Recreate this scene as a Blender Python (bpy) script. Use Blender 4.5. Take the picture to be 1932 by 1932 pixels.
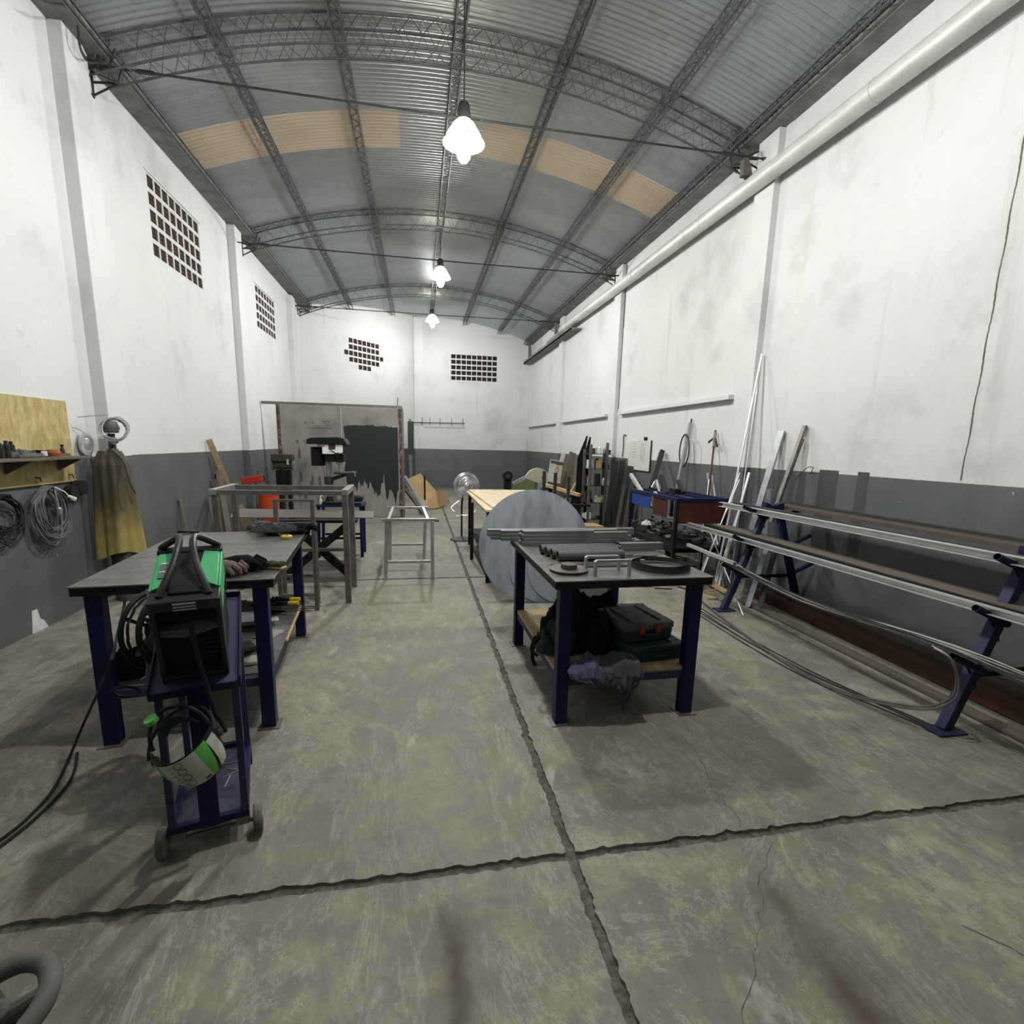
import bpy, bmesh, math, random
from mathutils import Vector, Matrix, noise
for o in list(bpy.data.objects): bpy.data.objects.remove(o, do_unlink=True)
SC = bpy.context.scene
COL = SC.collection
R = random.Random(7)
V = Vector
PI = math.pi

# ---------------------------------------------------------------- camera
F, CY, YAW, PITCH, ROLL = 954.5, 1018.5, 0.18395, 0.18519, -0.02377
CAM = V((0, 0, 1.65))
_f = V((math.sin(YAW)*math.cos(PITCH), math.cos(YAW)*math.cos(PITCH), -math.sin(PITCH)))
_r = V((math.cos(YAW), -math.sin(YAW), 0)); _d = _f.cross(_r)
RR = math.cos(ROLL)*_r + math.sin(ROLL)*_d
DD = -math.sin(ROLL)*_r + math.cos(ROLL)*_d
cd = bpy.data.cameras.new('camera'); cam = bpy.data.objects.new('camera', cd); COL.objects.link(cam)
m3 = Matrix((RR, -DD, -_f)).transposed()
cam.matrix_world = Matrix.Translation(CAM) @ m3.to_4x4()
cd.sensor_width = 36; cd.lens = 36*F/1932; cd.shift_y = (CY-966)/1932
cd.clip_start = 0.05; cd.clip_end = 100
SC.camera = cam

# ---------------------------------------------------------------- world, exposure, lamps
w = bpy.data.worlds.new('night'); SC.world = w; w.use_nodes = True
w.node_tree.nodes['Background'].inputs[0].default_value = (0.05, 0.06, 0.08, 1)
w.node_tree.nodes['Background'].inputs[1].default_value = 0.3
SC.view_settings.view_transform = 'Standard'; SC.view_settings.look = 'None'
SC.view_settings.exposure = 0.0; SC.view_settings.gamma = 1
SC.view_settings.use_curve_mapping = False
LAMPS = [((0.475, 5.7, 4.60), .66), ((0.475, 11.2, 4.96), .95), ((0.45, 16.6, 5.30), .50), ((0.60, 2.4, 5.0), .80)]
LSTR = 1700            # radiance of the bulbs
LCOL = (1.0, 0.985, 0.94)

def at(x, y, X=None, Y=None, Z=None):
    """the place on a plane of the hall that the photograph shows at a pixel"""
    d = RR*((x-966)/F) + DD*((y-CY)/F) + _f
    if X is not None: t = (X-CAM.x)/d.x
    elif Y is not None: t = (Y-CAM.y)/d.y
    else: t = (Z-CAM.z)/d.z
    return CAM + d*t

# ---------------------------------------------------------------- mesh helpers
class MB:
    def __init__(s): s.v = []; s.f = []; s.T = None; s.uvs = {}
    def add(s, vs, fs):
        n = len(s.v)
        for v in vs:
            v = V(v)
            s.v.append(s.T @ v if s.T is not None else v)
        s.f += [tuple(i+n for i in f) for f in fs]; return s
    def box(s, a, b):
        x0, y0, z0 = a; x1, y1, z1 = b
        if x0 > x1: x0, x1 = x1, x0
        if y0 > y1: y0, y1 = y1, y0
        if z0 > z1: z0, z1 = z1, z0
        return s.add([(x0,y0,z0),(x1,y0,z0),(x1,y1,z0),(x0,y1,z0),(x0,y0,z1),(x1,y0,z1),(x1,y1,z1),(x0,y1,z1)],
              [(0,3,2,1),(4,5,6,7),(0,1,5,4),(1,2,6,5),(2,3,7,6),(3,0,4,7)])
    def beam(s, p, q, w, h, up=(0,0,1)):
        p = V(p); q = V(q); d = (q-p).normalized(); u = V(up)
        if abs(d.dot(u)) > .98: u = V((0,1,0))
        r = d.cross(u).normalized(); u = r.cross(d)
        vs = []
        for c in (p, q):
            for (i, j) in ((-1,-1),(1,-1),(1,1),(-1,1)): vs.append(c + r*(w/2*i) + u*(h/2*j))
        return s.add(vs, [(0,1,2,3),(7,6,5,4),(0,4,5,1),(1,5,6,2),(2,6,7,3),(3,7,4,0)])
    def hollow(s, p, q, w, h, t=.004, up=(0,0,1)):
        """open rectangular tube"""
        p = V(p); q = V(q); d = (q-p).normalized(); u = V(up)
        if abs(d.dot(u)) > .98: u = V((0,1,0))
        r = d.cross(u).normalized(); u = r.cross(d)
        vs = []
        for c in (p, q):
            for (a, b) in ((w/2, h/2), (w/2-t, h/2-t)):
                for (i, j) in ((-1,-1),(1,-1),(1,1),(-1,1)): vs.append(c + r*(a*i) + u*(b*j))
        fs = []
        for k in range(4):
            n = (k+1) % 4
            fs += [(k, k+8, n+8, n), (k+4, n+4, n+12, k+12), (k, n, n+4, k+4), (k+8, k+12, n+12, n+8)]
        return s.add(vs, fs)
    def tube(s, pts, r, n=8, closed=False, cap=True, rs=None):
        pts = [V(p) for p in pts]; N = len(pts); vs = []; fs = []
        u = None
        for i, p in enumerate(pts):
            if closed: d = pts[(i+1) % N]-pts[i-1]
            else: d = pts[min(i+1, N-1)]-pts[max(i-1, 0)]
            d.normalize()
            if u is None:
                u = d.orthogonal().normalized()
            else:
                u = (u - d*u.dot(d))
                u = u.normalized() if u.length > 1e-6 else d.orthogonal().normalized()
            w2 = d.cross(u); rr = rs[i] if rs else r
            for k in range(n):
                a = 2*PI*k/n; vs.append(p + u*(rr*math.cos(a)) + w2*(rr*math.sin(a)))
        M_ = N if closed else N-1
        for i in range(M_):
            j = (i+1) % N
            for k in range(n):
                l = (k+1) % n; fs.append((i*n+k, i*n+l, j*n+l, j*n+k))
        if cap and not closed:
            fs.append(tuple(range(n-1, -1, -1))); fs.append(tuple((N-1)*n+k for k in range(n)))
        return s.add(vs, fs)
    def ring_tube(s, p, q, r, t=.004, n=20):
        """hollow round pipe with open ends"""
        p = V(p); q = V(q); d = (q-p).normalized(); u = d.orthogonal().normalized(); w2 = d.cross(u); vs = []
        for c in (p, q):
            for rr in (r, r-t):
                for k in range(n):
                    a = 2*PI*k/n; vs.append(c+u*(rr*math.cos(a))+w2*(rr*math.sin(a)))
        fs = []
        for k in range(n):
            l = (k+1) % n
            fs += [(k, l, 2*n+l, 2*n+k), (n+k, 3*n+k, 3*n+l, n+l), (k, n+k, n+l, l), (2*n+k, 2*n+l, 3*n+l, 3*n+k)]
        return s.add(vs, fs)
    def lathe(s, prof, c=(0,0,0), axis=(0,0,1), n=24, sy=1.0):
        ax = V(axis).normalized(); q = V((0,0,1)).rotation_difference(ax); vs = []; fs = []
        for (r, z) in prof:
            for k in range(n):
                a = 2*PI*k/n; vs.append(V(c) + q @ V((r*math.cos(a), sy*r*math.sin(a), z)))
        for i in range(len(prof)-1):
            for k in range(n):
                l = (k+1) % n; fs.append((i*n+k, i*n+l, (i+1)*n+l, (i+1)*n+k))
        if prof[0][0] > 1e-4: fs.append(tuple(range(n-1, -1, -1)))
        if prof[-1][0] > 1e-4: fs.append(tuple((len(prof)-1)*n+k for k in range(n)))
        return s.add(vs, fs)
    def prism(s, poly, vec):
        poly = [V(p) for p in poly]; vec = V(vec); n = len(poly)
        vs = poly + [p+vec for p in poly]
        fs = [tuple(range(n-1, -1, -1)), tuple(range(n, 2*n))] + [(i, (i+1) % n, (i+1) % n+n, i+n) for i in range(n)]
        return s.add(vs, fs)
    def grid(s, fn, nu, nv, closeu=False):
        vs = [fn(i/nu, j/nv) for j in range(nv+1) for i in range(nu+(0 if closeu else 1))]
        W = nu if closeu else nu+1; fs = []
        for j in range(nv):
            for i in range(nu):
                k = (i+1) % W
                fs.append((j*W+i, j*W+k, (j+1)*W+k, (j+1)*W+i))
        return s.add(vs, fs)
    def sheet(s, fn, nu, nv, t):
        """a surface with thickness t"""
        W = nu+1; top = [V(fn(i/nu, j/nv)) for j in range(nv+1) for i in range(W)]
        nrm = []
        for j in range(nv+1):
            for i in range(W):
                a = top[j*W+min(i+1, nu)]-top[j*W+max(i-1, 0)]; b = top[min(j+1, nv)*W+i]-top[max(j-1, 0)*W+i]
                c = a.cross(b); nrm.append(c.normalized() if c.length > 1e-9 else V((0,0,1)))
        bot = [p-n_*t for p, n_ in zip(top, nrm)]; N = len(top); fs = []
        for j in range(nv):
            for i in range(nu):
                q = (j*W+i, j*W+i+1, (j+1)*W+i+1, (j+1)*W+i); fs.append(q); fs.append(tuple(N+k for k in reversed(q)))
        for i in range(nu):
            fs.append((i+1, i, N+i, N+i+1)); k = nv*W+i; fs.append((k, k+1, N+k+1, N+k))
        for j in range(nv):
            a = j*W; b = a+W; fs.append((a, b, N+b, N+a)); a += nu; b += nu; fs.append((b, a, N+a, N+b))
        return s.add(top+bot, fs)

def wloc(o):
    p = V((0,0,0))
    while o is not None: p = p + o.location; o = o.parent
    return p
def obj(name, mb, mt, parent=None, origin=None, bevel=0, sm=35, subsurf=0):
    vs = mb.v
    if parent is not None: off = wloc(parent)
    elif origin is not None: off = V(origin)
    else:
        xs = [v.x for v in vs]; ys = [v.y for v in vs]; zs = [v.z for v in vs]
        off = V(((min(xs)+max(xs))/2, (min(ys)+max(ys))/2, min(zs)))
    me = bpy.data.meshes.new(name); me.from_pydata([v-off for v in vs], [], mb.f)
    bm = bmesh.new(); bm.from_mesh(me)
    bmesh.ops.recalc_face_normals(bm, faces=bm.faces[:]); bm.to_mesh(me); bm.free()
    me.polygons.foreach_set('use_smooth', [True]*len(me.polygons))
    me.set_sharp_from_angle(angle=math.radians(sm))
    me.materials.append(mt)
    o = bpy.data.objects.new(name, me); COL.objects.link(o)
    if parent is not None: o.parent = parent
    else: o.location = off
    if bevel:
        b = o.modifiers.new('bevel', 'BEVEL'); b.width = bevel; b.segments = 2; b.limit_method = 'ANGLE'; b.angle_limit = math.radians(40)
    if subsurf:
        b = o.modifiers.new('sub', 'SUBSURF'); b.levels = b.render_levels = subsurf
    return o
def tag(o, label, cat, group=None, kind=None):
    o['label'] = label; o['category'] = cat
    if group: o['group'] = group
    if kind: o['kind'] = kind
    return o
def thing(name, loc, label, cat, group=None):
    o = bpy.data.objects.new(name, None); COL.objects.link(o); o.location = loc; o.empty_display_size = .1
    return tag(o, label, cat, group)
def struct(name, mb, mt, parent=None, **k):
    o = obj(name, mb, mt, parent, **k); o['kind'] = 'structure'; return o
def dup(root, loc, rotz=0, label=None, group=None):
    r = root.copy(); COL.objects.link(r); r.location = loc; r.rotation_euler = (0, 0, rotz)
    if label: r['label'] = label
    if group: r['group'] = group
    for ch in list(root.children):
        c = ch.copy(); COL.objects.link(c); c.parent = r
        for g in list(ch.children):
            d = g.copy(); COL.objects.link(d); d.parent = c
    return r
def text(body, size, mt, parent, M, name='lettering', ext=.0006):
    cu = bpy.data.curves.new('t', 'FONT'); cu.body = body; cu.size = size; cu.extrude = ext; cu.align_x = 'CENTER'; cu.align_y = 'CENTER'
    to = bpy.data.objects.new('t', cu); COL.objects.link(to)
    dg = bpy.context.evaluated_depsgraph_get(); me = bpy.data.meshes.new_from_object(to.evaluated_get(dg))
    bpy.data.objects.remove(to, do_unlink=True)
    me.transform(Matrix.Translation(-wloc(parent)) @ M); me.name = name; me.materials.clear(); me.materials.append(mt)
    o = bpy.data.objects.new(name, me); COL.objects.link(o); o.parent = parent; return o

# ---------------------------------------------------------------- materials
MATS = {}
def newmat(name):
    m = bpy.data.materials.new(name); m.use_nodes = True; nt = m.node_tree
    return m, nt, nt.nodes['Principled BSDF']
def nd(nt, t, **k):
    n = nt.nodes.new(t)
    for a, b in k.items():
        if hasattr(n, a): setattr(n, a, b)
    return n
def c4(c): return (c[0], c[1], c[2], 1)
def noise_n(nt, scale, detail=4, vec=None, rough=.55, dist=0):
    n = nd(nt, 'ShaderNodeTexNoise'); n.inputs['Scale'].default_value = scale; n.inputs['Detail'].default_value = detail
    n.inputs['Roughness'].default_value = rough; n.inputs['Distortion'].default_value = dist
    if vec: nt.links.new(vec, n.inputs['Vector'])
    return n.outputs['Fac']
def ramp(nt, fac, stops):
    r = nd(nt, 'ShaderNodeValToRGB'); e = r.color_ramp.elements
    while len(e) < len(stops): e.new(.5)
    for k, (p, c) in enumerate(stops): e[k].position = p; e[k].color = c4(c) if not isinstance(c, (int, float)) else (c, c, c, 1)
    nt.links.new(fac, r.inputs[0]); return r.outputs[0]
def mix(nt, fac, a, b, mode='MIX'):
    n = nd(nt, 'ShaderNodeMix', data_type='RGBA', blend_type=mode)
    for i, s in ((0, fac), (6, a), (7, b)):
        if isinstance(s, (int, float)): n.inputs[i].default_value = s
        elif isinstance(s, tuple): n.inputs[i].default_value = c4(s)
        else: nt.links.new(s, n.inputs[i])
    return n.outputs[2]
def mth(nt, op, a, b=None, c=None, clamp=False):
    n = nd(nt, 'ShaderNodeMath', operation=op); n.use_clamp = clamp
    for i, s in enumerate((a, b, c)):
        if s is None: continue
        if isinstance(s, (int, float)): n.inputs[i].default_value = s
        else: nt.links.new(s, n.inputs[i])
    return n.outputs[0]
def coords(nt, kind='Object'):
    return nd(nt, 'ShaderNodeTexCoord').outputs[kind]
def position(nt): return nd(nt, 'ShaderNodeNewGeometry').outputs['Position']
def mapping(nt, vec, scale=(1,1,1), rot=(0,0,0), loc=(0,0,0)):
    n = nd(nt, 'ShaderNodeMapping'); n.inputs['Scale'].default_value = scale; n.inputs['Rotation'].default_value = rot; n.inputs['Location'].default_value = loc
    nt.links.new(vec, n.inputs['Vector']); return n.outputs[0]
def bump(nt, b, h, strength=.3, dist=.01):
    n = nd(nt, 'ShaderNodeBump'); n.inputs['Strength'].default_value = strength; n.inputs['Distance'].default_value = dist
    nt.links.new(h, n.inputs['Height']); nt.links.new(n.outputs[0], b.inputs['Normal'])
def mat(name, col, rough=.5, metal=0, col2=None, scale=9, bmp=.15, stretch=(1,1,1), rough2=None, lo=.35, hi=.68):
    if name in MATS: return MATS[name]
    m, nt, b = newmat(name)
    if col2 is None: col2 = tuple(x*.72 for x in col)
    v = mapping(nt, coords(nt), stretch)
    f = noise_n(nt, scale, 6, v, .6)
    nt.links.new(ramp(nt, f, [(lo, col), (hi, col2)]), b.inputs['Base Color'])
    g = noise_n(nt, scale*5, 4, v)
    rr = ramp(nt, g, [(.3, rough), (.75, min(1, rough2 if rough2 else rough+.15))])
    nt.links.new(rr, b.inputs['Roughness']); b.inputs['Metallic'].default_value = metal
    if bmp: bump(nt, b, g, bmp, .004)
    MATS[name] = m; return m
def xyz(nt, p):
    s = nd(nt, 'ShaderNodeSeparateXYZ'); nt.links.new(p, s.inputs[0]); return s.outputs

def wall_mat():
    m, nt, b = newmat('painted_plaster'); p = position(nt); x, y, z = xyz(nt, p)
    n1 = noise_n(nt, .9, 5, p, .6); n2 = noise_n(nt, 7, 6, p, .65); st = noise_n(nt, 2.2, 5, mapping(nt, p, (1.6, 1.6, .16)), .6)
    white = ramp(nt, n1, [(.3, (.64, .66, .65)), (.56, (.60, .62, .61)), (.74, (.46, .475, .465))])
    white = mix(nt, ramp(nt, st, [(.60, 0.), (.78, .42)]), white, (.31, .32, .285))
    white = mix(nt, ramp(nt, n2, [(.60, 0.), (.8, .45)]), white, (.36, .365, .345))
    grey = ramp(nt, noise_n(nt, 2.3, 5, p), [(.3, (.112, .123, .129)), (.7, (.084, .093, .098))])
    sp = noise_n(nt, 14, 3, mapping(nt, p, (1, 1, 1.4)), .5)
    grey = mix(nt, ramp(nt, sp, [(.735, 0.), (.75, .8)]), grey, (.5, .5, .48))
    # the grey dado stops at a painted line
    k = mth(nt, 'GREATER_THAN', mth(nt, 'ADD', z, mth(nt, 'MULTIPLY', noise_n(nt, 30, 2, p), .008)), 1.444)
    c = mix(nt, k, grey, white)
    nt.links.new(c, b.inputs['Base Color'])
    nt.links.new(mix(nt, k, (.42,)*3, (.8,)*3), b.inputs['Roughness'])
    bump(nt, b, noise_n(nt, 22, 6, p, .6), .35, .006); return m
STREAKS = ((.08, 1.62, .135, 1.0, .045, 1.15), (.07, 1.62, .16, .9, .12, .6), (1.33, 1.56, 1.27, 1.22, .06, .8), (1.27, 1.26, 1.34, .8, .085, 1.1), (1.33, 1.5, 1.30, .8, .22, .55))
def floor_mat():
    m, nt, b = newmat('worn_concrete'); p = position(nt); x, y, z = xyz(nt, p)
    a = noise_n(nt, .55, 6, p, .62, .6); f = noise_n(nt, 6, 8, p, .7); g = noise_n(nt, 60, 4, p, .6)
    sc = noise_n(nt, 3.2, 6, mapping(nt, p, (1, .35, 1), (0, 0, .9)), .7, 1.2)
    c = ramp(nt, a, [(.30, (.135, .118, .092)), (.5, (.218, .201, .163)), (.68, (.305, .287, .240))])
    c = mix(nt, .65, c, ramp(nt, f, [(.3, (.18, .175, .165)), (.5, (.5, .5, .495)), (.72, (.80, .785, .75))]), 'OVERLAY')
    c = mix(nt, ramp(nt, g, [(.30, .38), (.46, 0.)]), c, (.09, .085, .075))
    c = mix(nt, ramp(nt, noise_n(nt, 26, 4, p, .7), [(.60, 0.), (.72, .4)]), c, (.50, .48, .42))
    fine = noise_n(nt, 1.3, 9, mapping(nt, p, (1, .4, 1), (0, 0, .8)), .78, 2.2)
    c = mix(nt, ramp(nt, fine, [(.485, 0.), (.5, .42), (.515, 0.)]), c, (.50, .48, .42))
    c = mix(nt, ramp(nt, noise_n(nt, .9, 8, mapping(nt, p, (1, .5, 1), (0, 0, -.5), (4, 3, 0)), .75, 1.6), [(.44, 0.), (.5, .38), (.56, 0.)]), c, (.13, .12, .10))
    c = mix(nt, ramp(nt, sc, [(.60, 0.), (.70, .55)]), c, (.49, .475, .41))
    c = mix(nt, ramp(nt, noise_n(nt, 2.0, 5, p, .6, .3), [(.60, 0.), (.74, .5)]), c, (.17, .155, .13))
    # oily tyre and drag streaks in the foreground
    def streak(x0, y0, x1, y1, wd, s):
        L = math.hypot(x1-x0, y1-y0); ux, uy = (x1-x0)/L, (y1-y0)/L
        wob = mth(nt, 'MULTIPLY', mth(nt, 'SUBTRACT', noise_n(nt, 2.5, 4, p), .5), .25)
        dx = mth(nt, 'SUBTRACT', x, x0); dy = mth(nt, 'SUBTRACT', y, y0)
        al = mth(nt, 'ADD', mth(nt, 'MULTIPLY', dx, ux), mth(nt, 'MULTIPLY', dy, uy))
        pe = mth(nt, 'ADD', mth(nt, 'SUBTRACT', mth(nt, 'MULTIPLY', dx, -uy), mth(nt, 'MULTIPLY', dy, -ux)), wob)
        w1 = mth(nt, 'SUBTRACT', 1, mth(nt, 'DIVIDE', mth(nt, 'ABSOLUTE', pe), wd), clamp=True)
        e1 = mth(nt, 'MULTIPLY', al, 6, clamp=True); e2 = mth(nt, 'MULTIPLY', mth(nt, 'SUBTRACT', L, al), 6, clamp=True)
        return mth(nt, 'MULTIPLY', mth(nt, 'MULTIPLY', w1, s), mth(nt, 'MULTIPLY', e1, e2))
    for q in STREAKS+( (1.0, 1.6, 1.2, 2.2, .35, .35), (2.2, 1.2, 2.6, .9, .1, .4), (-.5, 1.3, -1.0, .9, .25, .35)):
        c = mix(nt, streak(*q), c, (.075, .058, .038))
    nt.links.new(c, b.inputs['Base Color'])
    nt.links.new(ramp(nt, f, [(.3, .55), (.7, .85)]), b.inputs['Roughness'])
    h = mix(nt, .5, f, g); bump(nt, b, h, .35, .006); return m
def roof_mat():
    m, nt, b = newmat('galvanised_sheet'); p = position(nt)
    c = ramp(nt, noise_n(nt, 1.2, 5, mapping(nt, p, (.4, 1, 1)), .6), [(.3, (.52, .56, .585)), (.7, (.41, .445, .47))])
    c = mix(nt, ramp(nt, noise_n(nt, 6, 5, p), [(.55, 0.), (.75, .3)]), c, (.17, .18, .18))
    nt.links.new(c, b.inputs['Base Color']); b.inputs['Metallic'].default_value = .65; b.inputs['Roughness'].default_value = .36
    return m
def skylight_mat():
    m, nt, b = newmat('tan_translucent_sheet'); p = position(nt)
    c = ramp(nt, noise_n(nt, 2, 5, p), [(.3, (.55, .45, .345)), (.7, (.48, .395, .30))])
    nt.links.new(c, b.inputs['Base Color']); b.inputs['Roughness'].default_value = .55; return m
def osb_mat():
    m, nt, b = newmat('strand_board'); p = coords(nt)
    f = noise_n(nt, 16, 5, mapping(nt, p, (1, 1, .35)), .6, .8); g = noise_n(nt, 5, 4, p)
    c = ramp(nt, f, [(.3, (.30, .23, .09)), (.5, (.43, .34, .15)), (.72, (.58, .47, .24))])
    c = mix(nt, ramp(nt, g, [(.45, 0.), (.7, .45)]), c, (.22, .26, .08))
    nt.links.new(c, b.inputs['Base Color']); b.inputs['Roughness'].default_value = .75; bump(nt, b, f, .2, .003); return m
def leather_mat():
    m, nt, b = newmat('stained_split_leather'); p = coords(nt); x, y, z = xyz(nt, p)
    f = noise_n(nt, 7, 6, p, .65); h = mth(nt, 'ADD', z, mth(nt, 'MULTIPLY', mth(nt, 'SUBTRACT', f, .5), .5))
    c = ramp(nt, h, [(.20, (.32, .275, .085)), (.36, (.22, .18, .06)), (.56, (.09, .07, .035)), (.85, (.065, .05, .035))])
    nt.links.new(c, b.inputs['Base Color']); b.inputs['Roughness'].default_value = .7; bump(nt, b, noise_n(nt, 40, 4, p), .25, .003); return m
def panel_mat():
    """sheet-steel partition, bare grey at the left and daubed with black paint at the right"""
    m, nt, b = newmat('partition_steel'); p = position(nt); x, y, z = xyz(nt, p)
    f = noise_n(nt, 2.2, 6, p, .6)
    c = ramp(nt, f, [(.3, (.33, .32, .29)), (.55, (.25, .24, .22)), (.75, (.14, .13, .12))])
    ru = ramp(nt, noise_n(nt, 9, 6, p, .7), [(.5, (.08, .035, .02)), (.6, (.2, .19, .17))])
    edge = mth(nt, 'GREATER_THAN', mth(nt, 'ADD', mth(nt, 'ABSOLUTE', mth(nt, 'SUBTRACT', x, -1.62)), mth(nt, 'MULTIPLY', noise_n(nt, 3, 4, p), .12)), 1.26)
    c = mix(nt, edge, c, ru)
    drip = mth(nt, 'MULTIPLY', mth(nt, 'SUBTRACT', noise_n(nt, 9, 3, mapping(nt, p, (1, 1, .04))), .5), 1.5)
    wob = mth(nt, 'MULTIPLY', mth(nt, 'SUBTRACT', noise_n(nt, 5, 5, p), .5), .16)
    top = mth(nt, 'LESS_THAN', mth(nt, 'ADD', z, wob), 1.98)
    bot = mth(nt, 'GREATER_THAN', mth(nt, 'ADD', z, drip), .62)
    le = mth(nt, 'GREATER_THAN', mth(nt, 'ADD', x, wob), -1.55); ri = mth(nt, 'LESS_THAN', x, -.44)
    k = mth(nt, 'MULTIPLY', mth(nt, 'MULTIPLY', top, bot), mth(nt, 'MULTIPLY', le, ri))
    c = mix(nt, k, c, (.012, .017, .021))
    sm = ramp(nt, noise_n(nt, 6, 3, mapping(nt, p, (1.6, 1, .5), (0, .3, 0)), .4), [(.56, 0.), (.62, .75)])
    z2 = mth(nt, 'MULTIPLY', mth(nt, 'LESS_THAN', z, 1.65), mth(nt, 'LESS_THAN', mth(nt, 'ABSOLUTE', mth(nt, 'SUBTRACT', x, -2.1)), .45))
    c = mix(nt, mth(nt, 'MULTIPLY', sm, z2), c, (.035, .034, .032))
    nt.links.new(c, b.inputs['Base Color']); b.inputs['Roughness'].default_value = .55; b.inputs['Metallic'].default_value = .2
    bump(nt, b, noise_n(nt, 4, 4, p), .2, .02); return m
def wood_mat(name, a, b2, scale=3, rot=0, st=(1, .12, 1)):
    m, nt, b = newmat(name); p = mapping(nt, coords(nt), st, (0, 0, rot))
    f = noise_n(nt, scale*4, 5, p, .6, 1.5)
    nt.links.new(ramp(nt, f, [(.32, a), (.68, b2)]), b.inputs['Base Color']); b.inputs['Roughness'].default_value = .62; bump(nt, b, f, .12, .003); return m
def emit_mat(name, col, s):
    m, nt, b = newmat(name); b.inputs['Base Color'].default_value = c4(col); b.inputs['Emission Color'].default_value = c4(col); b.inputs['Emission Strength'].default_value = s; return m

WALL = wall_mat(); FLOOR = floor_mat(); ROOF = roof_mat(); SKY = skylight_mat(); OSB = osb_mat(); LEATHER = leather_mat(); PANEL = panel_mat()
DIRT = mat('joint_dirt', (.055, .05, .042), .95, 0, (.17, .16, .135), 38, 1.0)
CEMENT = mat('rough_cement', (.22, .22, .21), .9, 0, (.11, .11, .105), 5, .5)
LATT = mat('lattice_steel', (.13, .14, .145), .5, .5, (.08, .085, .09), 6, .1)
DLATT = mat('dark_bracket_steel', (.05, .05, .05), .55, .5)
NAVY = mat('navy_paint', (.006, .009, .060), .42, 0, (.005, .007, .036), 6, .08)
NAVYG = mat('dusty_navy_paint', (.035, .04, .10), .5, 0, (.016, .018, .055), 5, .1)
DARKST = mat('dark_steel_edge', (.022, .022, .03), .45, .3)
TOPST = mat('worn_steel_plate', (.245, .24, .23), .30, .75, (.13, .127, .12), 5, .12, (1, 2.4, 1), .6)
RAW = mat('raw_steel', (.22, .205, .185), .42, .7, (.13, .12, .105), 8, .1)
BRIGHT = mat('bright_steel', (.50, .50, .49), .33, .8, (.33, .33, .32), 7, .08)
GALV = mat('galvanised_steel', (.42, .44, .45), .4, .65, (.27, .29, .30), 6, .08)
ALU = mat('white_aluminium', (.68, .69, .69), .32, .5, (.55, .55, .55), 6, .04)
BLUEST = mat('blue_grey_disc_steel', (.40, .44, .50), .40, .6, (.22, .25, .30), 2.0, .06, (1.6, 1, .5), .6, .44, .60)
BLACKP = mat('black_plastic', (.010, .010, .011), .42, 0, (.016, .016, .017), 9, .05)
BLACKM = mat('black_metal', (.014, .015, .018), .45, .3)
RUBBER = mat('rubber', (.022, .022, .022), .75)
DUSTR = mat('dusty_rubber', (.16, .15, .13), .85, 0, (.07, .065, .06), 14, .3)
CABLE = mat('grey_cable', (.14, .14, .145), .5, 0, (.09, .09, .095))
CABLEB = mat('black_cable', (.02, .02, .022), .5)
GREENP = mat('green_shell', (.07, .42, .17), .38, 0, (.06, .37, .145), 5, .04)
GREENK = mat('bright_green', (.10, .42, .06), .4)
WHITEP = mat('white_shell', (.50, .51, .44), .4, 0, (.36, .37, .30), 8, .05)
DGREY = mat('dark_grey_plastic', (.022, .023, .025), .38)
STICK = mat('grey_sticker', (.11, .12, .12), .5)
WHITE = mat('white_print', (.75, .75, .72), .5, 0, (.7, .7, .68))
OAK = wood_mat('pine_top', (.52, .39, .23), (.76, .65, .44), 2.2, .15)
PLANK = wood_mat('old_plank', (.46, .35, .20), (.30, .21, .11), 3)
GPLANK = wood_mat('grey_plank', (.14, .11, .08), (.08, .065, .05), 3)
LWOOD = wood_mat('pale_board', (.55, .40, .20), (.38, .26, .12), 3)
CARD = mat('cardboard', (.40, .27, .14), .85, 0, (.34, .225, .115), 4, .05)
RUST = mat('rusty_steel', (.13, .055, .03), .75, .2, (.07, .035, .022), 9, .3)
BROWN = mat('red_oxide_sheet', (.085, .022, .012), .55, .1, (.055, .016, .010), 4, .1)
RED = mat('red_paint', (.42, .028, .012), .42, 0, (.33, .022, .012))
ORANGE = mat('orange_red_plastic', (.55, .055, .012), .45)
BLUE = mat('bright_blue_sheet', (.012, .05, .26), .42)
YELL = mat('yellow_plastic', (.62, .45, .03), .45)
CLOTHB = mat('black_cloth', (.008, .009, .011), .95, 0, (.014, .015, .017), 12, .5)
CLOTHG = mat('grey_cloth', (.085, .085, .09), .95, 0, (.055, .055, .06), 12, .5)
CLOTHP = mat('purple_grey_cloth', (.10, .09, .17), .95, 0, (.065, .06, .11), 12, .5)
GLOVE = mat('dirty_glove', (.06, .06, .058), .9, 0, (.12, .12, .115), 18, .5)
CASEG = mat('dark_teal_case', (.018, .05, .055), .5, 0, (.012, .033, .037))
CASEL = mat('dusty_case_lid', (.12, .12, .11), .6, 0, (.06, .06, .058), 12, .2)
TERRA = mat('terracotta', (.12, .065, .052), .85, 0, (.06, .038, .034), 14, .3)
NIGHT = mat('dark_outside', (.006, .007, .009), .9)
CREAM = mat('cream_enamel', (.48, .46, .34), .45, 0, (.40, .38, .28))
BOARD = mat('whiteboard', (.62, .66, .62), .25, 0, (.58, .62, .58))
INK = mat('ink', (.05, .05, .06), .6)
REDINK = mat('red_print', (.45, .03, .03), .6)
MORTAR = mat('white_mortar', (.62, .64, .63), .85, 0, (.53, .55, .54), 10, .3)
GREEN2 = mat('pale_green_bin', (.22, .42, .20), .5, 0, (.16, .32, .15))
BARM = mat('polished_bar', (.86, .87, .87), .24, .95, (.78, .79, .79), 5, .03)
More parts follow.
